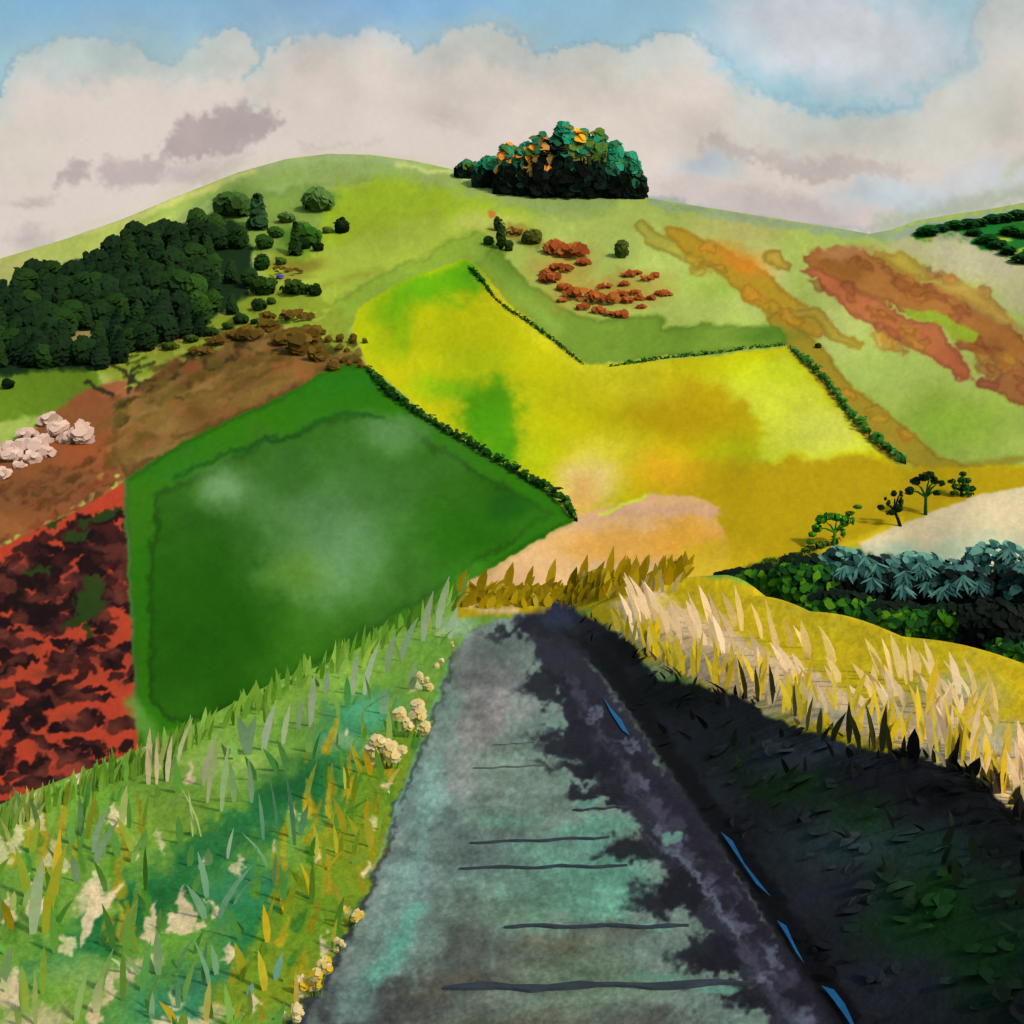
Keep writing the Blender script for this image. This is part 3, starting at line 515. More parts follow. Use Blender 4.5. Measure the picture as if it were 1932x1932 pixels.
def build_spur():
    global NS
    s = NS = Sheet(-140, 2072, 1000, 2040, (112, 156, 54), 9)
    # left verge
    s.wash([(-140, 1500), (300, 1380), (880, 1080), (880, 1200), (600, 1340), (300, 1480), (-140, 1640)], (124, 164, 58), soft=16, warp=16, lab=N_VERGE)
    s.blob(440, 1440, 90, 40, (156, 184, 84), .8, soft=.8, warp=16); s.blob(340, 1560, 130, 60, (130, 164, 52), .8, soft=.8, warp=20); s.blob(180, 1500, 70, 50, (110, 160, 50), .8, soft=.8)
    for x, y, rx, ry, rot in ((560, 1500, 120, 48, -.5), (420, 1580, 110, 40, -.6), (660, 1370, 80, 46, -.6), (300, 1680, 130, 56, -.35), (180, 1760, 110, 46, -.5), (480, 1700, 90, 70, -.5), (360, 1880, 150, 60, -.3), (90, 1850, 80, 30, -.3), (480, 1780, 60, 60, 0)):
        s.blob(x, y, rx, ry, random.choice([(46, 124, 78), (58, 132, 88), (40, 116, 58)]), .92, soft=.55, warp=30, fine=10, rot=rot)
    s.blob(540, 1480, 70, 40, (24, 88, 40), .7, soft=.7, warp=18, rot=-.4); s.blob(260, 1720, 80, 40, (26, 92, 40), .7, soft=.7, warp=18)
    s.blob(700, 1340, 60, 26, (84, 158, 110), .7, soft=.7, warp=14, fine=8); s.blob(640, 1400, 30, 14, (140, 180, 120), .7, soft=.8, warp=10)
    s.blob(150, 1850, 90, 40, (146, 178, 90), .8, soft=.7, warp=20); s.blob(100, 1890, 70, 40, (120, 164, 50), .7, soft=.7); s.blob(330, 1790, 40, 60, (104, 158, 54), .7, soft=.6, rot=.3)
    s.wash([(600, 1560), (700, 1440), (770, 1380), (800, 1380), (740, 1530), (700, 1680), (560, 1900), (380, 1932), (470, 1780), (560, 1660)], (112, 152, 30), .85, soft=18, warp=20, fine=8, tint=(130, 142, 26))
    for i in range(110):
        x = random.uniform(380, 790); y = random.uniform(1400, 1950)
        if x < 1130 - y * .38 - 10: continue
        s.stroke([(x, y), (x + random.uniform(-10, 26), y - random.uniform(30, 80))], [random.uniform(10, 22), 4], random.choice([(166, 146, 22), (104, 152, 36), (178, 160, 30), (70, 136, 40), (140, 146, 24), (206, 170, 30)]), .85, soft=3, warp=4, edge=.12)
    for i in range(40):
        x = random.uniform(-40, 280); y = random.uniform(1560, 1780)
        s.stroke([(x, y), (x + random.uniform(-20, 24), y - random.uniform(50, 110))], [random.uniform(14, 26), 5], random.choice([(92, 148, 40), (160, 146, 26), (120, 162, 60), (198, 168, 36), (76, 140, 50)]), .8, soft=3, warp=5, edge=.12)
    GAP = [(28, 1600, 90), (70, 1560, 80), (140, 1500, 60), (-2, 1640, 90), (176, 1690, 60), (250, 1610, 24), (285, 1770, 60), (345, 1750, 80), (240, 1850, 34), (510, 1590, 18), (450, 1650, 34), (600, 1620, 24), (560, 1910, 34), (20, 1900, 70), (620, 1790, 40), (640, 1390, 14), (355, 1470, 40), (280, 1450, 60), (8, 1740, 60), (200, 1880, 50), (120, 1800, 40), (300, 1600, 30), (400, 1720, 30), (215, 1560, 50), (100, 1640, 60), (380, 1640, 24), (330, 1900, 50), (180, 1930, 60), (480, 1900, 30), (700, 1560, 24), (735, 1480, 20), (690, 1640, 24), (655, 1720, 24), (430, 1800, 30), (60, 1720, 60), (560, 1540, 16), (780, 1300, 20), (830, 1200, 16)]
    for x, y, h in GAP:
        w = min(16, h * .3) * random.uniform(.8, 1.5)
        s.wash([(x - w, y), (x - w * .4, y - h * .5), (x + random.uniform(-6, 6), y - h), (x + w * .6, y - h * .6), (x + w * 1.2, y - 4), (x, y + 10)], random.choice([(228, 198, 152), (220, 196, 146), (206, 198, 140)]), .92, soft=3, warp=14, fine=7)
    for x, y, rx, ry, rot in ((60, 1930, 70, 26, -.3), (330, 1940, 120, 16, -.2), (10, 1880, 40, 30, 0), (250, 1830, 60, 14, -.4), (170, 1690, 40, 18, -.7)):
        s.blob(x, y, rx, ry, (222, 196, 150), .8, soft=.5, warp=20, fine=8, rot=rot)
    s.wash([(150, 1760), (176, 1670), (196, 1690), (236, 1660), (200, 1720), (150, 1790)], (226, 194, 150), .9, soft=3, warp=6)
    s.blob(860, 1180, 40, 20, (150, 180, 140), .8, soft=.7, warp=8); s.blob(800, 1220, 30, 40, (110, 166, 60), .6, soft=.8)
    # meadow on the right, and the crest
    s.wash([(1090, 1180), (1140, 1120), (1240, 1080), (1370, 1090), (1500, 1130), (1640, 1170), (1860, 1180), (1960, 1250), (2080, 1300), (2080, 1700), (1932, 1560), (1640, 1430), (1200, 1240)], (206, 180, 18), soft=3, warp=4, tint=(196, 164, 14), lab=N_MEADOW)
    s.wash([(1150, 1130), (1240, 1096), (1300, 1140), (1380, 1190), (1480, 1240), (1580, 1290), (1700, 1330), (1820, 1360), (1960, 1420), (2080, 1460), (2080, 1640), (1932, 1540), (1800, 1440), (1640, 1400), (1460, 1340), (1300, 1280), (1200, 1200)], (230, 194, 146), .95, soft=10, warp=12, fine=5)
    for x, y, rx, ry in ((1800, 1310, 80, 30), (1700, 1340, 60, 22), (1620, 1350, 50, 20), (1880, 1400, 70, 40), (1500, 1340, 90, 18), (1280, 1260, 60, 20), (1180, 1200, 40, 24), (1760, 1430, 70, 18)):
        s.blob(x, y, rx, ry, random.choice([(170, 162, 136), (160, 158, 140), (176, 164, 130)]), .8, soft=.8, warp=14, fine=6, lab=None)
    for i in range(40):
        u = random.uniform(1240, 2000); v = np.interp(u, [1240, 1620, 1932, 2000], [1110, 1215, 1300, 1330]) + random.uniform(-30, 20)
        s.blob(u, v, random.uniform(14, 50), random.uniform(6, 14), random.choice([(186, 158, 14), (214, 188, 20), (196, 172, 40), (204, 168, 10)]), .6, soft=.8, warp=14, fine=8)
    s.wash([(860, 1165), (880, 1100), (960, 1060), (1160, 1030), (1260, 1060), (1290, 1080), (1190, 1130), (1100, 1150), (960, 1160)], (178, 152, 18), soft=4, warp=5, lab=N_MEADOW)
    s.stroke([(880, 1140), (920, 1152), (975, 1150)], 12, (230, 200, 140), .9, soft=2, warp=4); s.stroke([(1000, 1138), (1070, 1128), (1140, 1140)], 8, (206, 184, 24), .9, soft=2)
    # path of old grey-green stone and earth
    s.wash(PATH, (116, 132, 116), soft=2, warp=4, fine=4, lab=N_PATH, tint=(106, 128, 114))
    kp = dict(only=N_PATH)
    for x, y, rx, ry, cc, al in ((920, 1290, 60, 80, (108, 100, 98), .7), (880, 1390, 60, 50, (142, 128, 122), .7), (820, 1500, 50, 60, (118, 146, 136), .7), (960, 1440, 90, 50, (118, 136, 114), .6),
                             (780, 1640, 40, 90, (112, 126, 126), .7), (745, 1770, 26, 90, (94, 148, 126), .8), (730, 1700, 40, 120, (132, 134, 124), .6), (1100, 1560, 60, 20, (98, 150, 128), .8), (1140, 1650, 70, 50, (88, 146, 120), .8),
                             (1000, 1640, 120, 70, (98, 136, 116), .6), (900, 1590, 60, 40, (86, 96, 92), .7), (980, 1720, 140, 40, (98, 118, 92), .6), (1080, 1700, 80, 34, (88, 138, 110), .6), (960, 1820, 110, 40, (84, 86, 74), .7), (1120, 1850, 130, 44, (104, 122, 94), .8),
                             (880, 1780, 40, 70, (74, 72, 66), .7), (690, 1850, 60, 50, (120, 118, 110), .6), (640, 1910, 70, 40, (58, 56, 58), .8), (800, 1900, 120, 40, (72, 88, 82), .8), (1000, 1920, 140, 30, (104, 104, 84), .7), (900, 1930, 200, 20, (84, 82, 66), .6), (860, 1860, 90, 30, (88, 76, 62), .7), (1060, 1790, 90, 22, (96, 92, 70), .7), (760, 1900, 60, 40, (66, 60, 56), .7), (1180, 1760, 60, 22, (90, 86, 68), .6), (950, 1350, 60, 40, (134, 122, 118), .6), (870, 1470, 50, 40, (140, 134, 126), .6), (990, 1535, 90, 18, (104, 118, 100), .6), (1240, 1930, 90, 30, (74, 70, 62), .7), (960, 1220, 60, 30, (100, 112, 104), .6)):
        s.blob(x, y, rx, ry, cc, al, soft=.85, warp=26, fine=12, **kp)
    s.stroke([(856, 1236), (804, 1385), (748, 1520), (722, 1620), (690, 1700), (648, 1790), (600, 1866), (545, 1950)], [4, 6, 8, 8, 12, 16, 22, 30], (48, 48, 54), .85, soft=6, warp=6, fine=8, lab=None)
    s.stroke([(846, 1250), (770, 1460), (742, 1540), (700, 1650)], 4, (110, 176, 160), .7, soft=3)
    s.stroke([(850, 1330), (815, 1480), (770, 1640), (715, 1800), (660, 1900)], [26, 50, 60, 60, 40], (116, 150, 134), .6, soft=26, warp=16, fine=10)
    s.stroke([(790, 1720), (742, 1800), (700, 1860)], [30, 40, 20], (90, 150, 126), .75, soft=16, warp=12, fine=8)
    for x, y, rx, ry in ((1120, 1560, 60, 16), (1150, 1620, 60, 22), (1080, 1640, 90, 20), (1170, 1680, 60, 30), (1010, 1600, 60, 14), (1140, 1720, 60, 18), (960, 1540, 50, 14), (1240, 1840, 60, 16)): s.blob(x, y, rx, ry, (98, 148, 122), .6, soft=.7, warp=16, fine=10)
    pm = (s.lab == N_PATH)[..., None]
    tex = 1.04 + .12 * s.fb(34, 4) + .09 * s.fb(90, 3, 22) + .08 * s.fb(7, 2)
    s.c *= np.where(pm, tex[..., None], 1)
    # violet shadow of bank and bushes, painted along the path's right margin
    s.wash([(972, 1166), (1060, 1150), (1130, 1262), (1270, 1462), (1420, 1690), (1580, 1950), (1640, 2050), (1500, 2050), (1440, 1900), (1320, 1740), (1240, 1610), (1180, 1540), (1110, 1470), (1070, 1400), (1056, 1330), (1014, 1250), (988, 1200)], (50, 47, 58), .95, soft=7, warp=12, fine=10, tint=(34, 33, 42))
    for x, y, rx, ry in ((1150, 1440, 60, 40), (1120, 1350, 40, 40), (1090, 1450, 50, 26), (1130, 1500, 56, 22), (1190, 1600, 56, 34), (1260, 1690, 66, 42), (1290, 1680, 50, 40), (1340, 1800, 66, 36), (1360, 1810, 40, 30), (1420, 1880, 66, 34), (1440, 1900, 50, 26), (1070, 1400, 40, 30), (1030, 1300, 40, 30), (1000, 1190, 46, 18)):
        s.blob(x - rx * .1, y, rx * 1.25, ry * .72, (31, 30, 37), .9, soft=.4, warp=30, fine=12)  # scalloped bush shadows painted as dark blotches
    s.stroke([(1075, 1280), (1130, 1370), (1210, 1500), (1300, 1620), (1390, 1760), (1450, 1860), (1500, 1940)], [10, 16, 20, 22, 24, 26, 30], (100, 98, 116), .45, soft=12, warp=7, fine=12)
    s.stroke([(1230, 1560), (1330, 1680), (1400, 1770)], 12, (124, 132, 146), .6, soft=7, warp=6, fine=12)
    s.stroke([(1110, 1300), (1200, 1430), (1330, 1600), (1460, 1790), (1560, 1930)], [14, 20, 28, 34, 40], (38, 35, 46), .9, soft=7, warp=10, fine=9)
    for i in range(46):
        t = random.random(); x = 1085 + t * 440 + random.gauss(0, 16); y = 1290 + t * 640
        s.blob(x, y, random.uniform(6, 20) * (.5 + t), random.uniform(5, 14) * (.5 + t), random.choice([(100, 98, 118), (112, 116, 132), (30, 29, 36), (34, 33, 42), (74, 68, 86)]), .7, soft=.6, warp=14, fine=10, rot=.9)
    for x, y, rx, ry in ((1110, 1515, 30, 7), (1130, 1700, 30, 5), (1240, 1748, 34, 7), (1350, 1868, 44, 10), (1115, 1590, 26, 20), (1270, 1580, 20, 10)):
        s.blob(x, y, rx, ry, (112, 162, 138), .8, soft=.25, warp=6, fine=6)
    s.wash(BANK, (28, 28, 31), soft=3, warp=5, fine=5, tint=(33, 35, 39), lab=N_BANK)  # dark turf, with the bank's own shade put into the near-black colour
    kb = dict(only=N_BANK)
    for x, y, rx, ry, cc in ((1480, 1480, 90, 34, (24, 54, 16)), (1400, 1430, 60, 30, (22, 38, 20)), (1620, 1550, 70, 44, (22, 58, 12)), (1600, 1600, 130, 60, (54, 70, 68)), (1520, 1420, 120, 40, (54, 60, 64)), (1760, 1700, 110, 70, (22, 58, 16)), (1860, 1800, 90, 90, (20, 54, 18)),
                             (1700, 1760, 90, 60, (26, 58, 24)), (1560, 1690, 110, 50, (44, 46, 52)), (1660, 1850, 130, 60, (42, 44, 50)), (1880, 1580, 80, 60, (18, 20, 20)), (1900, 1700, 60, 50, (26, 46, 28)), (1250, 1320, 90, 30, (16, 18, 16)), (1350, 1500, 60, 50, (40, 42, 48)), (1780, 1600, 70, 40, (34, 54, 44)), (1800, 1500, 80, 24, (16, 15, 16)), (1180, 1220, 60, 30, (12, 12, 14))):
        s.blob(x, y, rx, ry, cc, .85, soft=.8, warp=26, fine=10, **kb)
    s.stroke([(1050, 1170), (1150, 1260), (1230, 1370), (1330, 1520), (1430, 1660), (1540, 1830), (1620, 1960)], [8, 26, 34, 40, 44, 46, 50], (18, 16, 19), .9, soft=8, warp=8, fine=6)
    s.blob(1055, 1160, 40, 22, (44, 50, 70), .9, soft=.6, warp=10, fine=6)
    s.finish(.07, .05)
    ua = np.concatenate([CX - F * np.geomspace(5, .62, 26), np.arange(-170, 2104, 2.5), CX + F * np.geomspace(.63, 5, 26)])
    ya = np.concatenate([EYE * F / (np.concatenate([np.geomspace(5600, 2030, 20), np.arange(2020, 1146, -2.2)]) - HY), 22.3 + np.geomspace(.2, 45, 40)])
    u = (ua - CX) / F; Y, Ug = np.meshgrid(ya, u, indexing='ij'); X = Ug * Y; Z = spur_z(X, Y)
    U = CX + F * X / Y; V = HY - F * (Z - EYE) / Y
    Vs = np.where(Y > 22.5, np.minimum(V, 1125), V)
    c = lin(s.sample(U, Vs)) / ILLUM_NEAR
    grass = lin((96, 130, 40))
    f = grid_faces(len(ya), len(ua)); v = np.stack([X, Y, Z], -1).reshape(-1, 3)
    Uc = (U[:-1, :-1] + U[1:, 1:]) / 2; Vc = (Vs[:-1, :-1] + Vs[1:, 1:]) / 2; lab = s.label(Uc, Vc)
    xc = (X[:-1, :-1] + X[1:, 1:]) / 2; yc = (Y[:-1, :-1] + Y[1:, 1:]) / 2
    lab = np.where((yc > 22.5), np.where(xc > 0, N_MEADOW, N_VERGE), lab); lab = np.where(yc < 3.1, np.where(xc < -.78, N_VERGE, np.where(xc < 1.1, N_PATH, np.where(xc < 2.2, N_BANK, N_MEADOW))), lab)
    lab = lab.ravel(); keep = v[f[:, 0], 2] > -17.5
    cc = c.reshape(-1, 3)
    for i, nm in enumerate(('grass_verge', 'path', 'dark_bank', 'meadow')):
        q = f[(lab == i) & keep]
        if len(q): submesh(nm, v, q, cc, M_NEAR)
    # the spur behind the viewpoint
    xs = np.linspace(-9, 12, 90); ys = np.linspace(-26, 1.2, 60); X, Y = np.meshgrid(xs, ys); Z = spur_z(X, np.maximum(Y, 1.2)) - .03
    c = np.empty(X.shape + (3,)); c[:] = (90, 136, 44); c[(X > -.75) & (X < 1.1)] = (92, 104, 96); c[(X > 1.1) & (X < 2.2)] = (28, 30, 28); c[X > 2.2] = (206, 176, 80)
    b = MB(); b.add(np.stack([X, Y, Z], -1).reshape(-1, 3), grid_faces(60, 90), (lin(c) / ILLUM_NEAR).reshape(-1, 3)); tag(b.build('ridge_ground', M_NEAR, smooth=True), kind='structure')
build_spur()

# ditch water glinting along the path edge, four strips
for pts in ([(1128, 1318), (1146, 1340), (1166, 1360), (1178, 1392), (1160, 1380), (1138, 1346)], [(1352, 1575), (1374, 1592), (1392, 1626), (1424, 1668), (1446, 1700), (1410, 1672), (1376, 1622)],
            [(1455, 1742), (1478, 1752), (1496, 1790), (1508, 1826), (1490, 1806), (1470, 1772)], [(1540, 1866), (1572, 1876), (1592, 1902), (1608, 1945), (1600, 1965), (1580, 1930), (1556, 1896)]):
    mu, mv = sum(q[0] for q in pts) / len(pts), sum(q[1] for q in pts) / len(pts)
    pts = [(q[0] + (mu + (q[1] - mv) * .72 - q[0]) * .45 + 10 + random.uniform(-3, 3), q[1]) for q in pts]
    P = [spur_at(*p) + Vector((0, 0, .012)) for p in pts]; b = MB()
    cen = sum(P, Vector()) / len(P); n = len(P)
    b.add([tuple(cen)] + [tuple(p) for p in P], [(0, 1 + (i + 1) % n, 1 + i) for i in range(n)], paint((34, 98, 140), ILLUM_NEAR))
    tag(b.build('ditch_water', M_NEAR), kind='structure')

# drainage bars: thin dark timbers let into the path
BARS = [((928, 1408), (1008, 1402), 'faintest thin dark timber bar, farthest up the path'), ((892, 1452), (1030, 1446), 'pale thin timber bar, second from the far end of the path'),
        ((1080, 1532), (1186, 1524), 'short dark timber bar beside the painted black shadow patch, midway along the path'), ((886, 1592), (1150, 1582), 'blurred dark timber bar just above the long clean one on the path'), ((866, 1640), (1184, 1636), 'long clean-edged dark timber bar across the turquoise middle of the path'),
        ((950, 1752), (1300, 1750), 'dark timber bar reaching the right margin, second from the near end of the path'), ((836, 1868), (1420, 1858), 'widest and thickest dark timber bar, nearest on the path')]
for i, (a, c, lb) in enumerate(BARS):
    p, q = spur_at(*a), spur_at(*c); w = (.011 if i < 2 else .015 if i < 4 else .017 if i < 6 else .028)
    n = 18; v = []; f = []
    for k in range(n + 1):
        t = k / n; m = p.lerp(q, t); m.z = float(spur_z(m.x, m.y)); w1 = w * random.uniform(.5, 1.15) * min(1, 6 * t + .3, 6 * (1 - t) + .3); h = .010; yo = .012 * math.sin(k * .9 + i) + random.uniform(-.005, .005)
        v += [(m.x, m.y - w1 + yo, m.z - .02), (m.x, m.y - w1 * .8 + yo, m.z + h), (m.x, m.y + w1 * .8 + yo, m.z + h), (m.x, m.y + w1 + yo, m.z - .02)]
        if k: o = 4 * k; f += [(o - 4 + j, o - 4 + (j + 1) % 4, o + (j + 1) % 4, o + j) for j in range(4)]
    b = MB(); b.add([(x - p.x, y - p.y, z - p.z) for x, y, z in v], f, paint((88, 100, 96) if i < 2 else (56, 64, 70), ILLUM_NEAR))
    b.f.append(np.array([[0, 1, 2, 3]])); b.f.append(np.array([[4 * n + 3, 4 * n + 2, 4 * n + 1, 4 * n]]))
    o = b.build('drainage_bar', M_WOOD, loc=p); tag(o, lb, 'timber bar', 'timber bars across the path')

# ================================================================== GRASSES OF THE SPUR
def px_blades(b, items, jit=10, mix=0, turn=.45):
    """items: base U,V, tip U,V, width (image pixels), colour"""
    P, T, W, C = [], [], [], []
    for (u, v, tu, tv, w, c) in items:
        p = spur_at(u, v); k = p.y / F
        P.append(tuple(p - Vector((0, 0, .01)))); T.append(((tu - u) * k, random.uniform(-.25, .05) * (v - tv) * k, (v - tv) * k)); W.append(w * k)
        C.append(np.clip(np.array(c) * (1 - mix) + mix * NS.sample(np.array([u]), np.array([v]))[0] + RNG.normal(0, jit, 1), 0, 255))
    blades(b, P, T, np.array(W), lin(np.array(C)) / ILLUM_NEAR, face=RNG.normal(.12, turn, len(P)))
pale, cream = (160, 176, 146), (214, 192, 150)
S = [(280, 1481, 287, 1368, 13, cream), (296, 1481, 303, 1386, 8, cream), (315, 1476, 330, 1382, 10, (196, 186, 146)), (336, 1436, 366, 1350, 9, (180, 182, 140)), (383, 1483, 410, 1382, 15, (196, 188, 150)), (391, 1515, 424, 1390, 9, (178, 180, 140)),
     (418, 1532, 432, 1401, 11, (150, 176, 120)), (442, 1515, 436, 1429, 13, (140, 170, 116)), (469, 1425, 450, 1347, 26, (128, 160, 120)), (465, 1421, 485, 1347, 20, (128, 160, 120)), (475, 1515, 471, 1425, 12, (150, 174, 138)), (497, 1417, 520, 1323, 15, (158, 172, 146)),
     (534, 1405, 547, 1327, 12, (156, 172, 128)), (563, 1378, 569, 1315, 12, (160, 172, 140)), (586, 1372, 594, 1270, 14, (166, 176, 146)), (614, 1309, 620, 1265, 13, pale), (585, 1371, 595, 1279, 13, pale), (666, 1311, 678, 1224, 14, (160, 172, 140)), (687, 1311, 717, 1207, 14, pale),
     (729, 1270, 747, 1191, 13, pale), (757, 1247, 789, 1163, 15, (150, 172, 136)), (798, 1210, 819, 1113, 15, pale), (826, 1187, 849, 1085, 16, (148, 172, 136)), (849, 1205, 863, 1145, 16, (160, 182, 150)), (777, 1302, 784, 1247, 17, (166, 184, 140)), (724, 1348, 729, 1297, 22, (146, 176, 140)),
     (176, 1608, 211, 1511, 13, (150, 176, 142)), (180, 1630, 229, 1542, 17, (146, 170, 136)), (154, 1577, 158, 1489, 12, (130, 166, 110)), (429, 1621, 440, 1560, 7, pale), (506, 1639, 455, 1568, 7, (110, 156, 110)), (497, 1586, 488, 1493, 8, (106, 152, 116)), (523, 1568, 514, 1450, 5, (100, 150, 110)),
     (556, 1595, 543, 1450, 10, (92, 138, 110)), (567, 1577, 585, 1511, 13, (100, 150, 112)), (391, 1696, 374, 1604, 13, (116, 160, 124)), (387, 1735, 352, 1665, 17, (120, 162, 126)), (413, 1735, 479, 1626, 14, (116, 160, 124)), (440, 1709, 500, 1640, 10, (104, 154, 112)), (299, 1841, 303, 1740, 16, (140, 172, 120)),
     (246, 1837, 209, 1797, 13, (150, 180, 120)), (262, 1840, 236, 1788, 11, (150, 180, 120)), (288, 1836, 272, 1788, 11, (146, 178, 124)), (334, 1828, 369, 1762, 8, (116, 164, 116)), (396, 1863, 369, 1766, 9, (116, 164, 120)), (409, 1841, 402, 1775, 14, (122, 166, 122)), (286, 1925, 288, 1868, 12, (150, 184, 140)),
     (336, 1905, 341, 1840, 12, (110, 164, 116)), (62, 1762, 92, 1603, 22, (166, 182, 140)), (145, 1665, 142, 1606, 18, (150, 176, 140)), (520, 1850, 532, 1795, 14, (110, 166, 150)), (470, 1880, 478, 1850, 14, (124, 172, 150)), (380, 1580, 340, 1480, 4, (176, 190, 110)), (364, 1580, 356, 1490, 5, (170, 190, 120)),
     (60, 1612, 75, 1540, 16, (150, 164, 50)), (53, 1696, 26, 1595, 17, (142, 160, 48)), (84, 1762, 128, 1586, 22, (168, 166, 40)), (104, 1690, 112, 1560, 16, (206, 172, 40)), (165, 1586, 180, 1493, 15, (176, 176, 50)), (20, 1755, 12, 1690, 22, (204, 160, 26)), (589, 1700, 567, 1625, 9, (206, 170, 24)), (580, 1690, 545, 1630, 17, (144, 166, 40)),
     (505, 1780, 500, 1700, 14, (220, 186, 40)), (460, 1850, 446, 1770, 18, (170, 164, 40)), (500, 1870, 486, 1790, 16, (180, 168, 44)), (330, 1932, 304, 1880, 14, (190, 160, 40)), (540, 1720, 530, 1690, 14, (226, 194, 40)), (699, 1463, 686, 1410, 14, (206, 164, 22)), (680, 1460, 660, 1400, 13, (180, 170, 40)),
     (650, 1570, 630, 1500, 15, (186, 170, 44)), (700, 1600, 690, 1530, 17, (172, 164, 44)), (690, 1545, 695, 1500, 9, (210, 160, 30))]
b = MB(); px_blades(b, S, 5, turn=.25); tag(b.build('pale_grass', M_GRASS), kind='stuff')
R = []
for i in range(520):
    u = random.uniform(-120, 880); v = random.uniform(1180, 1990)
    top = 1545 - (u * .42 if u < 270 else 113 + (u - 270) * .5)
    edge = np.interp(v, [1190, 1385, 1620, 1790, 1932, 2000], [884, 804, 722, 648, 555, 500])
    if v < top + 12 or u > edge - 8: continue
    k = (v - 1005) / 900; near = u > edge - 170
    if near and random.random() < .6: c = random.choice([(170, 168, 40), (124, 166, 46), (190, 174, 40), (100, 156, 50), (222, 190, 46)]); h, w = random.uniform(26, 70), random.uniform(6, 12)
    else:
        if random.random() < .45: continue
        c = random.choice([(80, 146, 70), (74, 144, 84), (112, 164, 66), (136, 174, 76), (150, 178, 120), (96, 154, 60), (160, 172, 60)]); h, w = random.uniform(26, 84), random.uniform(8, 18)
    R.append((u, v, u + random.gauss(6, 16), v - h * (.5 + k * .8), w * (.5 + k * .7), c))
for i in range(330):   # fringe along the far lip of the verge
    u = random.uniform(-80, 880) if i < 200 else random.uniform(-80, 300); top = 1545 - (u * .42 if u < 270 else 113 + (u - 270) * .52)
    R.append((u, top + random.uniform(4, 30), u + random.gauss(8, 8), top - random.uniform(4, 44), random.uniform(6, 13), random.choice([(120, 160, 56), (104, 150, 46), (140, 168, 74), (90, 146, 40)])))
b = MB(); px_blades(b, R, 7, mix=.5, turn=.3); tag(b.build('verge_grass', M_GRASS), kind='stuff')
# crest grasses beyond the end of the path and the meadow's bleached and yellow blades
R = []
for i in range(170):
    u = random.uniform(862, 1292); v = np.interp(u, [862, 980, 1100, 1190, 1292], [1152, 1150, 1140, 1124, 1098]) - random.uniform(0, 34)
    R.append((u, v, u + random.gauss(8, 9), v - random.uniform(18, 46) * (.7 + .5 * (u > 1080)), random.uniform(10, 20), random.choice([(166, 140, 14), (172, 144, 12), (152, 130, 18), (180, 154, 16), (160, 140, 30)])))
for u, h in ((872, 40), (910, 40), (960, 52), (998, 46), (1040, 58), (1080, 44), (1100, 66), (1150, 82), (1180, 60), (1210, 62), (1240, 40)):
    R.append((u - 4, 1116, u + 8, 1112 - h, 19, (160, 134, 12)))
for u in (1085, 1095, 1100, 1210, 1230, 1250, 1270): R.append((u, 1118, u + random.uniform(-10, 30), 1072 + random.uniform(0, 16), 9, (170, 158, 110)))
b = MB(); px_blades(b, R, 8, mix=0, turn=.25); tag(b.build('crest_grass', M_GRASS), kind='stuff')
R = []
mtop = lambda u: np.interp(u, [1130, 1240, 1360, 1500, 1620, 1840, 1932, 2040], [1130, 1092, 1104, 1148, 1182, 1192, 1252, 1300])
mbot = lambda u: np.interp(u, [1130, 1200, 1300, 1420, 1640, 1760, 1880, 1932, 2040], [1172, 1222, 1288, 1320, 1408, 1432, 1496, 1545, 1630])
for i in range(95):
    u = random.uniform(1180, 2030); a, c = mtop(u), mbot(u); v = a + (c - a) * random.uniform(.34, .7)
    R.append((u, v, u + random.gauss(-24, 8), v - random.uniform(40, 90), random.uniform(9, 18), random.choice([(255, 228, 190), (252, 224, 184), (246, 216, 172), (232, 206, 150)])))
for i in range(150):
    u = random.uniform(1150, 2030); a, c = mtop(u), mbot(u); v = c - random.uniform(-4, 50) * min(1, (u - 1050) / 500)
    R.append((u, v, u + random.gauss(0, 14), v - random.uniform(34, 90), random.uniform(7, 14), random.choice([(240, 210, 16), (226, 200, 20), (234, 208, 30), (206, 186, 34), (222, 206, 160)])))
for i in range(60):
    u = random.uniform(1740, 2030); a, c = mtop(u), mbot(u); v = c - random.uniform(0, 90)
    R.append((u, v, u + random.gauss(6, 26), v - random.uniform(60, 120), random.uniform(8, 20), random.choice([(236, 204, 24), (222, 190, 40), (244, 214, 170)])))
b = MB(); px_blades(b, R, 5, mix=.3, turn=.16); tag(b.build('meadow_grass', M_GRASS), kind='stuff')
# black-green undergrowth on the bank: blades, rosettes and seed stems against the meadow
R = []
for u, v, tu, tv, w in ((1408, 1312, 1391, 1246, 8), (1430, 1316, 1422, 1262, 8), (1460, 1322, 1449, 1256, 9), (1500, 1345, 1498, 1278, 8), (1522, 1372, 1532, 1316, 9), (1570, 1392, 1592, 1346, 11), (1602, 1396, 1597, 1326, 10), (1622, 1404, 1600, 1340, 10), (1640, 1406, 1640, 1352, 9), (1650, 1408, 1632, 1330, 10),
                        (1664, 1412, 1670, 1332, 12), (1680, 1418, 1668, 1360, 10), (1545, 1380, 1548, 1338, 12), (1704, 1422, 1706, 1392, 10), (1722, 1424, 1724, 1376, 22), (1762, 1432, 1764, 1402, 12), (1800, 1446, 1806, 1384, 9), (1790, 1446, 1800, 1410, 22), (1830, 1462, 1846, 1432, 22), (1884, 1482, 1868, 1440, 24), (1880, 1490, 1894, 1446, 18), (1910, 1510, 1926, 1476, 12)):
    R.append((u, v + 8, tu, tv - 6, w * 1.15, (40, 46, 18) if u < 1690 else (24, 22, 22)))
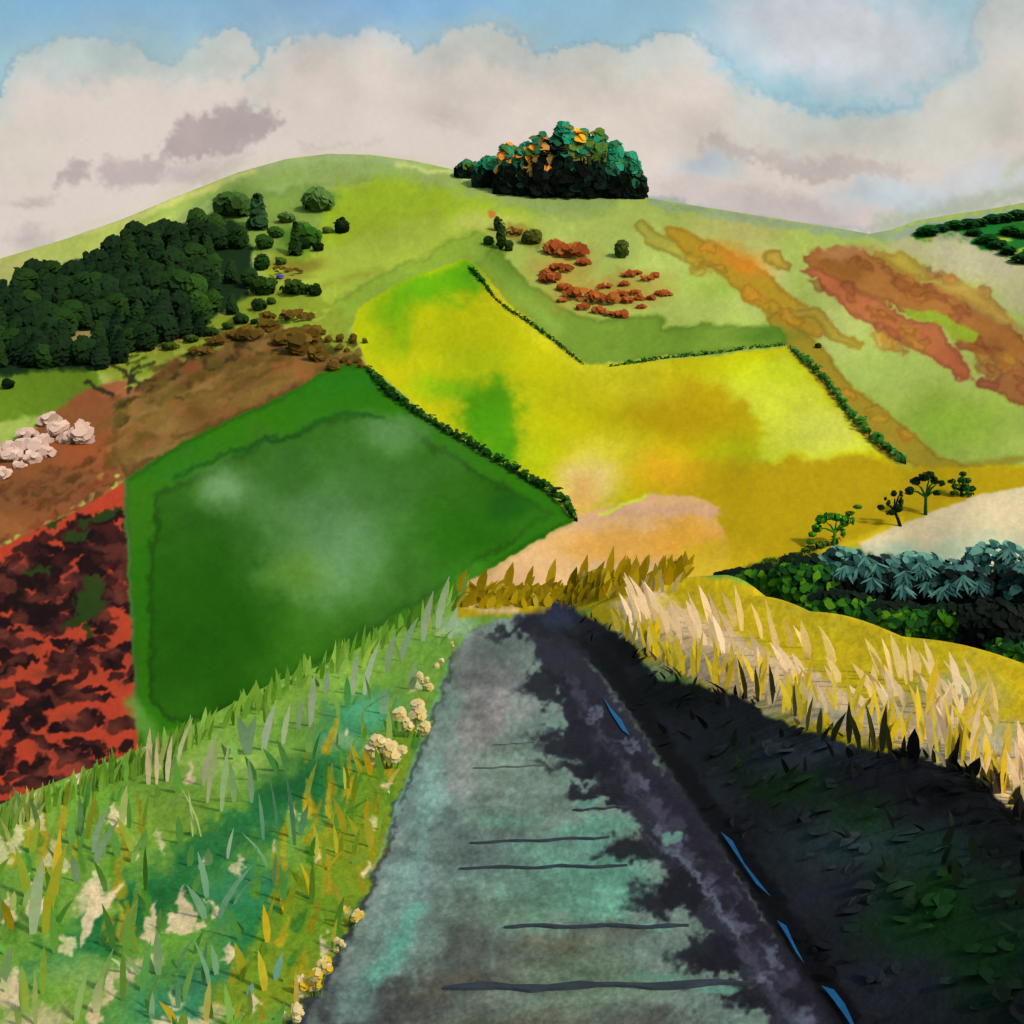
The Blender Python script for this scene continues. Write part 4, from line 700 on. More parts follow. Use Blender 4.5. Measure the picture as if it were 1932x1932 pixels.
for i in range(150):
    u = random.uniform(1090, 2040); c = mbot(u) if u > 1130 else 1165; v = c + random.uniform(0, 1) ** 3 * 240
    low = np.interp(u, [1080, 1180, 1300, 1420, 1540, 1640], [1180, 1320, 1500, 1680, 1870, 2040])
    if v > low - 14: continue
    k = (v - 1005) / 500
    R.append((u, v, u + random.gauss(0, 20), v - random.uniform(16, 46) * k, random.uniform(8, 18) * k, random.choice([(26, 26, 28), (22, 34, 18), (34, 38, 38), (18, 18, 20), (24, 44, 18), (20, 30, 22)])))
b = MB(); px_blades(b, R, 3, mix=.25)
P, N, Sz, C = [], [], [], []
for i in range(240):
    u = random.uniform(1060, 2060); c = mbot(u) if u > 1130 else 1165; v = c + random.uniform(0, 1) * 640
    low = np.interp(v, [1180, 1320, 1500, 1680, 1870, 2040], [1090, 1190, 1310, 1430, 1560, 1680])
    if v > 2030 or u < low: continue
    p = spur_at(u, v); n = Vector((random.gauss(-.45, .1), random.gauss(-.1, .1), 1)); P.append(tuple(p + Vector((0, 0, random.uniform(.0, .03))))); N.append(tuple(n)); Sz.append(random.uniform(9, 24) * p.y / F)
    C.append(NS.sample(np.array([u]), np.array([v]))[0] * random.uniform(.94, 1.12))
daubs(b, P, N, np.array(Sz), lin(np.array(C)) / ILLUM_NEAR, k=7, asp=1.7)
tag(b.build('bank_undergrowth', M_GRASS), kind='stuff')

# cream flower clumps along the left edge of the path
FLO = [(852, 1222, 16, 2, 'tiny pair of cream blooms at the far end of the path edge'), (832, 1262, 22, 3, 'small cream flower clump, second from the far end of the path edge'), (808, 1306, 34, 5, 'small cluster of round cream blooms above the big cream flower heads'),
       (778, 1392, 62, 9, 'biggest clump of pale cream flower heads beside the path'), (736, 1450, 66, 9, 'broad cream flower clump with a yellow leaf at its upper left'), (728, 1500, 20, 2, 'single small cream bud below the broad cream flower clump'),
       (664, 1752, 40, 4, 'cream bloom with yellow petals beside the middle of the path'), (636, 1800, 34, 4, 'loose cream petals low beside the path, below the yellow-petalled bloom'), (592, 1880, 60, 7, 'ragged cream and yellow flowers at the near left corner of the path'), (548, 1935, 44, 5, 'curled cream petals at the bottom edge beside the path')]
for (u, v, sz, n, lb) in FLO:
    p = spur_at(u, v); k = p.y / F; t = thing('flower_clump', lb, 'flowers', p, 0, 'cream flowers along the path edge')
    hd = []
    for j in range(n):
        dx, dz = random.uniform(-.5, .5) * sz * k, random.uniform(.12, .95) * sz * k
        q = Vector((dx, random.uniform(-.3, .3) * sz * k, dz)); st = MB(); tube(st, [(dx * .5, 0, -.01), (dx * .8, q.y * .6, dz * .6), tuple(q)], [.05 * sz * k * .5, .02 * sz * k, .02 * sz * k], paint((96, 136, 40), ILLUM_NEAR), 5); hd.append(q); st.build('stem', M_GRASS, t)
    for q in hd:
        h = MB(); m = 7; r = sz * k * random.uniform(.13, .22)
        base = np.array([(226, 200, 136), (214, 190, 120), (222, 204, 152)])[RNG.integers(0, 3, m)]
        if 'yellow petals' in lb or 'yellow flowers' in lb: base[::3] = (214, 176, 40)
        ang = np.arange(m) / m * 6.283 + random.random()
        PP = np.stack([np.cos(ang) * r * .7, np.full(m, -.02 * r) + RNG.normal(0, .15, m) * r, np.sin(ang) * r * .7], 1)
        NN = np.stack([np.cos(ang) * .5, np.full(m, -1.), np.sin(ang) * .5 + .3], 1)
        daubs(h, np.concatenate([PP, [[0, -.2 * r, 0]]]), np.concatenate([NN, [[0, -1, .3]]]), r * .62, np.concatenate([lin(base), [lin((206, 176, 90))]]) / ILLUM_NEAR, k=8, asp=1.25, cup=0)
        h.build('flower_head', M_GRASS, t, loc=q)
# ================================================================== TREES, HEDGES AND SHRUBS ON THE HILLSIDE
def px_depth(U, V): p = hill_at(U, V); return p, p.y / F
def crown_points(n, rx, ry, rz, shell=.55, low=-1.):
    d = RNG.normal(size=(n, 3)); d /= np.linalg.norm(d, axis=1, keepdims=True)
    r = shell + (1 - shell) * RNG.random(n) ** .6
    p = d * r[:, None]; p = p[p[:, 2] > low]
    return p * np.array([rx, ry, rz]), d[:len(p)] if len(p) == n else p / np.linalg.norm(p, axis=1, keepdims=True)
def trunk(parent, h, r, col=(40, 34, 22), lean=0., name='trunk'):
    b = MB(); tube(b, [(0, 0, -.4), (lean * .3, 0, h * .4), (lean, 0, h)], [r * 1.3, r, r * .55], paint(col), 7)
    return b.build(name, M_WOOD, parent, smooth=True)

# --- the round clump on the skyline
CL = [(882, 330, 307, 17, 'low dark tree at the left tip of the hilltop clump'), (925, 346, 295, 24, 'small teal tree second from the left end of the hilltop clump'),
      (958, 356, 268, 20, 'narrow tree with orange leaves standing before the notch in the hilltop clump'), (992, 362, 264, 20, 'tree with golden leaves just right of the notch in the hilltop clump'), (1022, 365, 246, 26, 'blackish tree with tan leaves left of the tallest top in the hilltop clump'),
      (1063, 368, 228, 27, 'tallest tree of the hilltop clump, with a rounded teal top'), (1097, 368, 239, 25, 'tree with one bright orange tuft right beside the tallest top of the hilltop clump'),
      (1130, 368, 241, 24, 'broad olive and teal tree with a squarish top in the hilltop clump'), (1158, 368, 264, 22, 'teal tree on the falling right shoulder of the hilltop clump'),
      (1190, 369, 284, 18, 'teal tree with an upright spike at the right end of the hilltop clump'), (1203, 370, 326, 13, 'lowest dark tree at the right tip of the hilltop clump')]
for (U, Vb, Vt, wr, lb) in CL:
    Vg = max(Vb, float(sky_v(U)) + 1.5); p, k = px_depth(U, Vg); H = (Vg - Vt) * k; W = wr * k
    t = thing('broadleaf_tree', lb, 'tree', p, 0, 'trees of the hilltop clump')
    trunk(t, H * .45, H * .045)
    b = MB(); n = 460
    P, N = crown_points(n, W, W * .9, H * .5, .5)
    P[:, 0] += RNG.normal(0, .1, len(P)) * W
    P[:, 2] += H * .47
    low_ = P[:, 2] < H * .3; P[low_, :2] *= 1.18
    P[:, 2] = np.maximum(P[:, 2], .25)
    ex = RNG.random(len(P)) < .12; P[ex, 2] = RNG.uniform(0, .18, ex.sum()) * H; N[ex] = (0, -1, .2)
    q = P[:, 2] / H; cu = U + P[:, 0] / k; cv = Vg - P[:, 2] / k
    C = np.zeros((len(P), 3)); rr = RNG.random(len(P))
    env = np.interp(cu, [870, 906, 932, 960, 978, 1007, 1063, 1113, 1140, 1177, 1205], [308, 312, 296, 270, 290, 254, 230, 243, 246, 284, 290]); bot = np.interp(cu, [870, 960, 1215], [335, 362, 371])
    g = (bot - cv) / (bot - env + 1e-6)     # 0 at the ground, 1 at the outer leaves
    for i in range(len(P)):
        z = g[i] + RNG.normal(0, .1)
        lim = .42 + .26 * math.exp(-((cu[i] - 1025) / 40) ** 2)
        if z < lim: C[i] = random.choice([(9, 14, 12), (13, 16, 14), (16, 34, 28), (20, 24, 18)])  # shade inside the lower crown, painted into the leaf colours
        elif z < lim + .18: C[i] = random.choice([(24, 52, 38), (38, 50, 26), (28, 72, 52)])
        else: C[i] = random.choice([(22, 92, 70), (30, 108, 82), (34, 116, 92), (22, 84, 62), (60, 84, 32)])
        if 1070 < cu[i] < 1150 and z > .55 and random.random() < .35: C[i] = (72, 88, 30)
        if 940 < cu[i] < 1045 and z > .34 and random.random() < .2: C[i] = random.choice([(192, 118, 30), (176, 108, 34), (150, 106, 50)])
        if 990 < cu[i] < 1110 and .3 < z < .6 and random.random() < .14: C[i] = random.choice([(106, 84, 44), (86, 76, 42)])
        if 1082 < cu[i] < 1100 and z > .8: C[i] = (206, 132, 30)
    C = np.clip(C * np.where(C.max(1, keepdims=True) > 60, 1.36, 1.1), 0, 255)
    N = N * .6 + np.array([.1, -.75, .1])
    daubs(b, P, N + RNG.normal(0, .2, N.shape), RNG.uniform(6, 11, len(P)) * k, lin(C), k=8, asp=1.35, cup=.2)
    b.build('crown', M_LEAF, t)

# --- dark wood on the left slope: five trees modelled, then copied
def conifer(name, hue, h=10., r=3., n=230, pointed=True, label=None, cat=None, group=None, loc=(0, 0, 0)):
    t = thing(name, label, cat, loc, 0, group)
    trunk(t, h * .55, .28)
    b = MB(); zz = RNG.random(n) ** .8
    prof = (1 - zz) ** .75 * (.55 + .45 * np.minimum(1, zz * 5)) if pointed else np.sqrt(np.clip(1 - (zz * 1.9 - .95) ** 2, .05, 1))
    a = RNG.random(n) * 6.283; rr = r * prof * (.55 + .5 * RNG.random(n))
    P = np.stack([np.cos(a) * rr, np.sin(a) * rr, h * (.06 + .94 * zz)], 1)
    N = np.stack([np.cos(a), np.sin(a), np.full(n, .6)], 1) + RNG.normal(0, .12, (n, 3))
    N = N * .5 + np.array([.08, -.8, .2])
    C = np.array(hue)[None] * (.76 + .12 * zz + .12 * RNG.random(n))[:, None]
    daubs(b, P, N, RNG.uniform(.6, 1.2, n) * r / 2.8, lin(C), k=7, asp=1.6)
    b.build('crown', M_LEAF, t); return t
spots = []
yy = 392.
while yy < 712:
    xx = -70 + random.uniform(0, 20)
    while xx < 490:
        x, y = xx + random.uniform(-9, 9), yy + random.uniform(-7, 7)
        if x > 395 and random.random() < (x - 380) / 190: xx += 27; continue
        if inside([(a, c + 26) for a, c in WOOD], x, y) and y > 424 and y < 712 and ((x - 152) / 34) ** 2 + ((y - 648) / 26) ** 2 > 1: spots.append((x, y))
        xx += 31 if yy > 470 else 27
    yy += 25
LBW = 'dark green tree packed among its like in the wood on the left hillside'
GW = 'trees of the dark hillside wood'
protos = [conifer('wood_tree', hu, h, r, pointed=pt, label=LBW, cat='tree', group=GW) for hu, h, r, pt in (((54, 90, 30), 9, 3.6, False), ((36, 62, 26), 10, 3.4, True), ((34, 58, 27), 9, 3.9, False), ((30, 52, 28), 8.5, 4.1, False), ((40, 70, 26), 9, 3.8, False), ((31, 54, 29), 10.5, 3.3, True))]
used = set()
for i, (x, y) in enumerate(spots):
    j = (0 if random.random() < .45 else random.randint(1, 5)) if x > 370 else (0 if 0 not in used and i == len(spots) - 1 else random.randint(1, 5)); p, k = px_depth(x, y)
    o = protos[j] if j not in used else copy_tree(protos[j]); used.add(j)
    o.location = p; o.rotation_euler.z = random.uniform(-.7, .7)
    sc = random.uniform(40, 54) * (.78 if x > 400 else 1) * k / 9.; o.scale = (sc, sc, sc)
# pale trees fading up the slope beyond the wood, and small ones of their own
def shrub(U, V, wpx, hpx, hue, label, name='shrub', cat='shrub', group=None, n=90, pointed=False, stem=True, leaf=None, spread=.1, flat=1., mat=.35, cup=.15):
    p, k = px_depth(U, V); w, h = wpx * k / 2, hpx * k
    t = thing(name, label, cat, p, 0, group)
    if stem: trunk(t, h * .5, max(.08, h * .05), (44, 36, 24), name='stem')
    b = MB()
    if pointed:
        zz = RNG.random(n); a = RNG.random(n) * 6.283; rr = w * (1 - zz) ** .7 * (.6 + .4 * RNG.random(n))
        P = np.stack([np.cos(a) * rr, np.sin(a) * rr, h * (.05 + .92 * zz)], 1); N = np.stack([np.cos(a), np.sin(a), np.full(n, .4)], 1)
    else:
        P, N = crown_points(n, w, w * flat, h * .5, .55); P[:, 2] += h * .5
    hue = np.array(hue, float); hue = hue if hue.ndim == 2 else hue[None]
    C = hue[RNG.integers(0, len(hue), len(P))] * (.78 + .3 * np.clip(P[:, 2:3] / h, 0, 1) + spread * RNG.normal(0, .5, (len(P), 1)))
    N = N / np.linalg.norm(N, axis=1, keepdims=True) * (1 - mat) + np.array([.12, -.86, .36]) * mat
    daubs(b, P, N + RNG.normal(0, .13, N.shape), RNG.uniform(.8, 1.3, len(P)) * (leaf or max(2.8, min(wpx, hpx) * .22)) * k, lin(C), k=8, asp=1.3, cup=cup)
    b.build('foliage', M_LEAF, t); return t
G1 = 'scattered shrubs on the left hillside'
dk = (34, 50, 18)
for a in ((645, 440, 26, 28, (26, 46, 18), 'lone dark round shrub high on the summit slope'), (572, 470, 26, 22, (28, 48, 18), 'left one of a dark pair of shrubs right of the wood'), (600, 474, 20, 17, (28, 48, 18), 'right one of a dark pair of shrubs right of the wood'),
          (598, 450, 6, 6, dk, 'tiny dark speck of a shrub above the dark pair'), (646, 418, 8, 8, dk, 'tiny shrub above the lone round one on the summit slope'), (66, 502, 15, 13, (30, 46, 18), 'small dark shrub above the left end of the wood'), (84, 499, 6, 9, dk, 'thin shrub beside the small one above the left end of the wood'),
          (162, 491, 11, 17, (34, 50, 16), 'upright dark shrub above the middle of the wood'), (183, 491, 8, 9, dk, 'tiny round shrub between two others above the middle of the wood'), (220, 466, 12, 16, (30, 48, 18), 'dark shrub just off the upper edge of the wood'), (241, 462, 7, 8, dk, 'speck of a shrub near the upper edge of the wood'),
          (497, 556, 46, 30, (40, 66, 22), 'oval dark green shrub below the violet flowers'), (556, 556, 56, 26, (52, 76, 24), 'long low olive shrub right of the oval one below the violet flowers'), (594, 558, 24, 22, (30, 48, 18), 'round dark shrub at the right end of the row below the violet flowers'),
          (14, 734, 20, 20, (20, 36, 14), 'round dark shrub at the left edge below the wood'), (480, 612, 14, 10, (26, 48, 16), 'small dark shrub at the lower right corner of the wood')):
    shrub(*a, group=G1)
for a in ((498, 470, 34, 26, (44, 78, 26)), (520, 448, 30, 20, (60, 96, 34)), (494, 510, 26, 30, (36, 66, 24)), (512, 540, 22, 16, (44, 74, 24)), (488, 586, 26, 22, (34, 60, 22)), (530, 500, 20, 14, (70, 104, 34)), (455, 612, 28, 20, (40, 66, 22)), (430, 622, 22, 14, (54, 80, 24)),
          (512, 574, 18, 12, (60, 84, 26)), (540, 420, 34, 18, (78, 112, 50)), (570, 434, 30, 16, (84, 118, 46)), (618, 440, 20, 12, (90, 120, 40)), (400, 634, 26, 16, (48, 70, 24)), (360, 646, 30, 14, (60, 78, 26)), (320, 660, 34, 14, (64, 84, 26))):
    shrub(*a, 'small green shrub trailing off the right end of the dark wood', group='shrubs trailing off the wood')
shrub(486, 432, 40, 64, (50, 84, 46), 'faded blue-green pointed tree above the right end of the wood', 'small_tree', 'tree', n=140, pointed=True)
shrub(557, 482, 26, 64, (34, 62, 22), 'slim dark pointed tree right of the wood', 'small_tree', 'tree', n=120, pointed=True)
shrub(440, 408, 74, 40, (66, 98, 42), 'pale green spreading tree on top of the wood', 'small_tree', 'tree', n=200); shrub(600, 398, 60, 40, (88, 122, 58), 'faint grey-green bushy tree under the summit', 'small_tree', 'tree', n=140)
shrub(580, 462, 50, 34, (54, 98, 26), 'mid green bush behind the dark pair of shrubs', n=120)
shrub(528, 526, 14, 8, (100, 92, 190), 'little patch of violet flowers right of the wood', 'violet_flowers', 'flowers', n=40, stem=False)
for a in ((945, 470, 18, 58, (44, 64, 22), 'tall crooked dark shrub at the top corner of the crop field'), (938, 436, 12, 28, (44, 62, 24), 'dark tip of scrub above the tall crooked shrub'), (960, 474, 16, 22, (52, 72, 24), 'short dark shrub at the foot of the tall crooked one'),
          (922, 462, 19, 17, (52, 78, 28), 'round dark shrub left of the tall crooked one'), (1173, 487, 24, 36, (78, 88, 32), 'lone olive upright shrub among the russet bracken'), (1003, 460, 36, 26, (88, 92, 34), 'olive bush beside the russet bracken'),
          (1544, 657, 10, 9, (60, 60, 16), 'dark dot of a shrub by the upper corner of the crop field')):
    shrub(*a, n=110, group='scattered shrubs on the right hillside')
# brown and russet bracken clumps
GB = 'brown bracken clumps between the wood and the crop field'
LBB = 'brown bracken clump on the grass slope left of the crop field'
for (x, y, w, h) in ((505, 602, 26, 14), (560, 604, 66, 18), (505, 624, 30, 24), (440, 640, 30, 18), (470, 640, 50, 24), (560, 640, 40, 20), (562, 668, 36, 54), (588, 650, 24, 44), (598, 680, 26, 28), (620, 646, 9, 14), (641, 646, 11, 19), (668 - 2, 648, 12, 20), (690 - 2, 648, 7, 12), (632, 686, 14, 12),
                     (652, 684, 12, 11), (660, 690, 5, 12), (676, 684, 11, 9), (680, 700 - 6, 8, 9), (630, 698, 18, 18), (604, 632, 14, 12), (532, 650, 34, 22), (410, 650, 40, 16), (380, 668, 44, 14), (500, 505 + 40, 20, 14), (545, 516, 60, 12), (640, 660, 8, 10), (655, 664, 7, 9)):
    shrub(x, y, w, h * .85, [(100, 78, 26), (114, 86, 30), (92, 72, 24)], LBB, 'bracken_clump', 'bracken', GB, n=30, mat=.92, cup=.03, stem=False, leaf=max(2.6, min(w, h) * .34))
GR = 'russet bracken clumps on the slope above the crop field'
LBR = 'russet bracken clump scattered on the slope above the crop field'
RU = [(166, 80, 36), (156, 74, 34), (176, 104, 42)]
for (x, y, w, h) in ((1045, 478, 34, 24), (1080, 486, 54, 26), (1100, 500, 26, 14), (1060, 512, 50, 16), (1040, 532, 40, 18), (1064, 548, 30, 14), (1090, 560, 60, 16), (1120, 570, 50, 18), (1150, 572, 40, 18), (1178, 540, 20, 10), (1186, 522, 26, 12), (1200, 518, 22, 8), (1220, 530, 30, 10), (1236, 524, 12, 12), (1170, 560, 28, 12),
                     (1196, 556, 30, 10), (1184, 572, 22, 12), (1206, 566, 16, 12), (1228, 566, 14, 10), (1252, 558, 32, 12), (1130, 592, 24, 14), (1150, 596, 20, 10), (1172, 600, 24, 14), (1210, 582, 18, 8), (1100, 584, 26, 12), (1060, 570, 20, 8), (1030, 520, 22, 12), (1140, 544, 30, 10)):
    shrub(x, y, w, h * .8, RU, LBR, 'bracken_clump', 'bracken', GR, n=30, mat=.92, cup=.03, stem=False, leaf=max(2.6, min(w, h) * .36))
for (x, y, w, h) in ((970, 444, 40, 14), (1010, 444, 22, 10)):
    shrub(x, y, w, h, [(150, 106, 40), (128, 92, 36)], 'tawny bracken clump near the tall crooked shrub', 'bracken_clump', 'bracken', 'tawny bracken under the hilltop clump', n=46, stem=False)
# white blossom
GWH = 'white blossom bushes at the left edge'
WH = [(92, 806, 36, 24, 'topmost blossom bush, pinkish white, below the wood'), (50, 832, 36, 20, 'pointed white blossom bush left of the topmost one'), (110, 826, 28, 28, 'white blossom bush under the topmost one'), (128, 838, 40, 20, 'low white blossom bush in the middle of the right-hand row'), (155, 840, 30, 40, 'tallest white blossom bush at the right end of the row'),
      (80, 842, 26, 20, 'small white blossom bush between the pointed and the middle ones'), (56, 856, 48, 28, 'broadest white blossom bush in the lower group'), (16, 860, 26, 24, 'white blossom bush at the upper left of the lower group'), (88, 866, 24, 22, 'white blossom bush at the right of the lower group'), (22, 872, 36, 22, 'white blossom bush low at the left edge'), (62, 876, 24, 20, 'white blossom bush hanging below the broadest one'), (36, 886, 16, 10, 'smallest white blossom tuft'), (6, 908, 20, 20, 'lowest white blossom bush, cut by the left edge')]
for (x, y, w, h, lb) in WH:
    shrub(x, y - 4, w, h * .85, [(222, 186, 166), (214, 178, 158), (228, 196, 176)], lb, 'blossom_bush', 'bush', GWH, n=24, mat=.97, cup=0, spread=.02, leaf=max(5, min(w, h) * .34))
# distant copse on the right-hand hill
GC = 'far copse on the right-hand hill'
pc = [conifer('copse_tree', hu, 9, 3.8, 160, False, 'dark green tree of the far copse on the right-hand hill', 'tree', GC) for hu in ((26, 88, 26), (24, 76, 30))]
us = set()
for i, (x, y) in enumerate(((1750, 446), (1775, 438), (1800, 434), (1826, 432), (1850, 428), (1872, 422), (1896, 420), (1920, 416), (1945, 414), (1838, 446), (1862, 462), (1884, 470), (1908, 446), (1932, 450), (1905, 482), (1930, 498), (1955, 480), (1965, 440))):
    j = i % 2; p, k = px_depth(x, y); o = pc[j] if j not in us else copy_tree(pc[j]); us.add(j)
    o.location = p; o.rotation_euler.z = random.uniform(-.6, .6); sc = random.uniform(26, 38) * k / 9; o.scale = (sc * 1.25, sc, sc * .5)

# --- hedgerows
def hedge(pts, wid, hues, label, group='hedgerows between the fields', dens=1.0):
    P0 = [px_depth(*p) for p in pts]; o = P0[0][0]; t = thing('hedge', label, 'hedge', o, 0, group)
    b = MB(); PP, NN, SS, CC = [], [], [], []
    for (a, ka), (c, kc), wa, wc in zip([q for q in P0][:-1], [q for q in P0][1:], wid[:-1], wid[1:]):
        L = (c - a).length; n = int(L * dens * 26 / max(.5, (wa * ka + wc * kc) / 2) * .5) + 8
        for i in range(n):
            s_ = random.random(); u, v = 0, 0; m = a.lerp(c, s_); w = (wa * ka + (wc * kc - wa * ka) * s_)
            d = Vector((random.gauss(0, 1), random.gauss(0, 1), random.gauss(.3, 1))).normalized()
            lump = .75 + .35 * math.sin(s_ * L * .9) * math.cos(s_ * L * 2.3)
            q = m + Vector((d.x * .42, d.y * .55, d.z * .42 + .42)) * w * lump * random.uniform(.6, 1.05)
            PP.append(tuple(q - o)); NN.append(tuple(d)); SS.append(w * random.uniform(.13, .24)); CC.append(np.array(random.choice(hues)) * random.uniform(.8, 1.15))
    daubs(b, PP, np.array(NN) * .8 + np.array([0, -.6, .3]), np.array(SS), lin(np.array(CC)), k=7, asp=1.4)
    b.build('foliage', M_LEAF, t)
    st = MB()
    for (a, ka), w in zip(P0, wid):
        tube(st, [tuple(a - o + Vector((0, 0, -.3))), tuple(a - o + Vector((0, 0, w * ka * .5)))], [.12, .07], paint((40, 32, 20)), 5)
    st.build('stem', M_WOOD, t)
dg = [(24, 76, 14), (30, 92, 16), (22, 62, 16), (46, 100, 24)]
hedge([(692, 696), (716, 724), (744, 752), (772, 772), (830, 808), (890, 842), (950, 878), (1000, 908), (1040, 930), (1066, 952), (1088, 984)], [14, 26, 30, 20, 20, 26, 22, 28, 30, 26, 14], [(26, 70, 14), (34, 84, 18), (30, 64, 18), (58, 96, 36)], 'long dark hedge between the dark green field and the yellow crop field')
hedge([(884, 506), (900, 522), (916, 540), (932, 562), (960, 586), (990, 604), (1010, 618), (1050, 648), (1100, 688)], [10, 18, 12, 7, 9, 12, 12, 10, 8], [(22, 84, 14), (30, 92, 20), (24, 70, 20)], 'thin ragged hedge down the upper edge of the crop field', dens=.8)
hedge([(1152, 692), (1210, 684), (1262, 676), (1330, 670), (1400, 660), (1480, 652)], [9, 13, 12, 12, 10, 9], [(22, 80, 14), (46, 116, 22), (30, 92, 20)], 'low dark green hedge along the level top edge of the crop field', dens=.8)
hedge([(1492, 658), (1530, 692), (1560, 722), (1600, 778), (1640, 824), (1680, 854), (1708, 876)], [14, 22, 20, 22, 30, 30, 24], [(60, 122, 40), (44, 104, 20), (86, 142, 66), (50, 116, 34)], 'straight green hedge down the right edge of the crop field')
hedge([(1400, 1082), (1450, 1062), (1500, 1052), (1540, 1036), (1580, 1026)], [8, 14, 16, 22, 20], [(52, 84, 12), (66, 96, 16), (40, 66, 18)], 'low olive hedge running up to the outlined green tree')

# --- four small open trees at the right: trunk, boughs and separate leaf pads
def open_tree(U, V, boughs, pads, col, tcol, label, tr):
    p, k = px_depth(U, V); t = thing('small_tree', label, 'tree', p, 0, 'open trees beside the pale field')
    b = MB(); x1, z1 = tr
    tube(b, [(0, 0, -.3), (x1 * k * .5, 0, z1 * k * .5), (x1 * k, 0, z1 * k)], [3.6 * k, 3 * k, 2.6 * k], paint(tcol), 7); b.build('trunk', M_WOOD, t, smooth=True)
    for (bx, bz) in boughs:
        b = MB(); dy = random.uniform(-8, 8) * k
        tube(b, [(x1 * k * .9, 0, z1 * k * .85), ((x1 * .45 + bx * .55) * k, dy * .5, (z1 * .35 + bz * .65) * k), (bx * k, dy, bz * k)], [2.2 * k, 1.7 * k, 1.0 * k], paint(tcol), 6); b.build('bough', M_WOOD, t, smooth=True)
    b = MB()
    for (x, z, rx, rz) in pads:
        n = 46; P, N = crown_points(n, rx * k, (rx + rz) * .5 * k, rz * k, .5); P += np.array([x * k, random.uniform(-7, 7) * k, z * k])
        C = np.array(col)[None] * RNG.uniform(.75, 1.2, (len(P), 1)); daubs(b, P, N, RNG.uniform(.34, .55, len(P)) * min(rx, rz) * k, lin(C), k=7, asp=1.3)
    b.build('crown', M_LEAF, t)
open_tree(1572, 1030, [(-28, 34), (-12, 44), (6, 46), (22, 38), (34, 58), (38, 46)], [(-30, 34, 10, 9), (-22, 50, 12, 9), (-8, 56, 13, 8), (8, 54, 12, 8), (22, 46, 9, 10), (34, 62, 10, 5), (26, 54, 9, 5), (44, 74, 10, 5), (34, 48, 5, 9), (-40, 22, 9, 6), (18, 24, 5, 12), (-46, 8, 8, 6)], (66, 140, 26), (58, 122, 24), 'bright green outlined tree with long open twigs above the dark thicket', (4, 30))
open_tree(1700, 993, [(-24, 42), (-14, 52), (-2, 58), (6, 50)], [(-38, 36, 7, 6), (-22, 26, 9, 6), (-26, 44, 4, 7), (-14, 62, 6, 6), (0, 60, 4, 10), (-8, 34, 10, 8), (-32, 52, 3, 4), (2, 46, 5, 9)], (28, 48, 16), (22, 36, 14), 'smallest dark tree of upright twigs, left of the mushroom-shaped one', (-12, 28))
open_tree(1746, 972, [(-26, 46), (-14, 58), (4, 66), (12, 62), (20, 46), (24, 58)], [(-32, 46, 11, 8), (-18, 64, 11, 9), (-4, 72, 12, 9), (8, 76, 9, 8), (18, 66, 8, 9), (28, 60, 7, 6), (20, 42, 8, 6)], (24, 52, 18), (30, 80, 20), 'tall dark mushroom-shaped tree on a straight stem by the pale field', (1, 40))
open_tree(1814, 936, [(-14, 14), (-8, 26), (4, 34), (12, 22)], [(-16, 6, 9, 5), (-14, 18, 10, 6), (-18, 28, 8, 5), (-2, 30, 8, 7), (4, 42, 7, 5), (14, 30, 7, 6), (20, 14, 8, 6), (4, 16, 10, 8), (10, 4, 10, 5)], (32, 84, 26), (30, 76, 22), 'round leafy green tree farthest up the edge of the pale field', (0, 12))

# --- dark and teal thicket below the pale field
GT = 'shrubs of the dark thicket under the pale field'
TH = [(1400, 1106, 84, 30, 0, 'lowest dark shrub at the pointed left tip of the thicket'), (1452, 1126, 92, 60, 1, 'dark shrub with a bright green foot, second from the left tip of the thicket'), (1520, 1150, 110, 108, 1, 'wide black-green shrub under the outlined green tree'),
      (1592, 1150, 100, 118, 2, 'teal-topped shrub right of the outlined green tree'), (1580, 1184, 120, 72, 1, 'green-footed shrub in front, left middle of the thicket'), (1660, 1160, 100, 112, 3, 'blackish shrub with a teal fan in the middle of the thicket'), (1690, 1204, 120, 72, 1, 'green-footed shrub in front, middle of the thicket'),
      (1730, 1140, 110, 100, 2, 'broad teal shrub with fanned sprays in the middle of the thicket'), (1800, 1150, 110, 96, 3, 'dark shrub with feathery grey-teal sprays right of the broad teal one'), (1790, 1210, 120, 74, 1, 'green-footed shrub in front, right of the middle of the thicket'), (1880, 1130, 120, 110, 2, 'pale teal shrub at the upper right of the thicket'),
      (1870, 1230, 110, 100, 0, 'darkest shrub in the lower right of the thicket'), (1950, 1200, 100, 140, 3, 'tall dark teal shrub cut by the right edge'), (1930, 1275, 110, 80, 1, 'dark green shrub lowest at the right edge, over the yellow meadow')]
pal = [[(20, 26, 22), (26, 34, 28), (18, 22, 20)], [(22, 48, 26), (28, 62, 24), (16, 30, 22), (20, 26, 22)], [(62, 112, 102), (44, 88, 82), (28, 50, 46), (96, 150, 128)], [(24, 36, 34), (30, 52, 48), (52, 92, 86), (18, 24, 22)]]
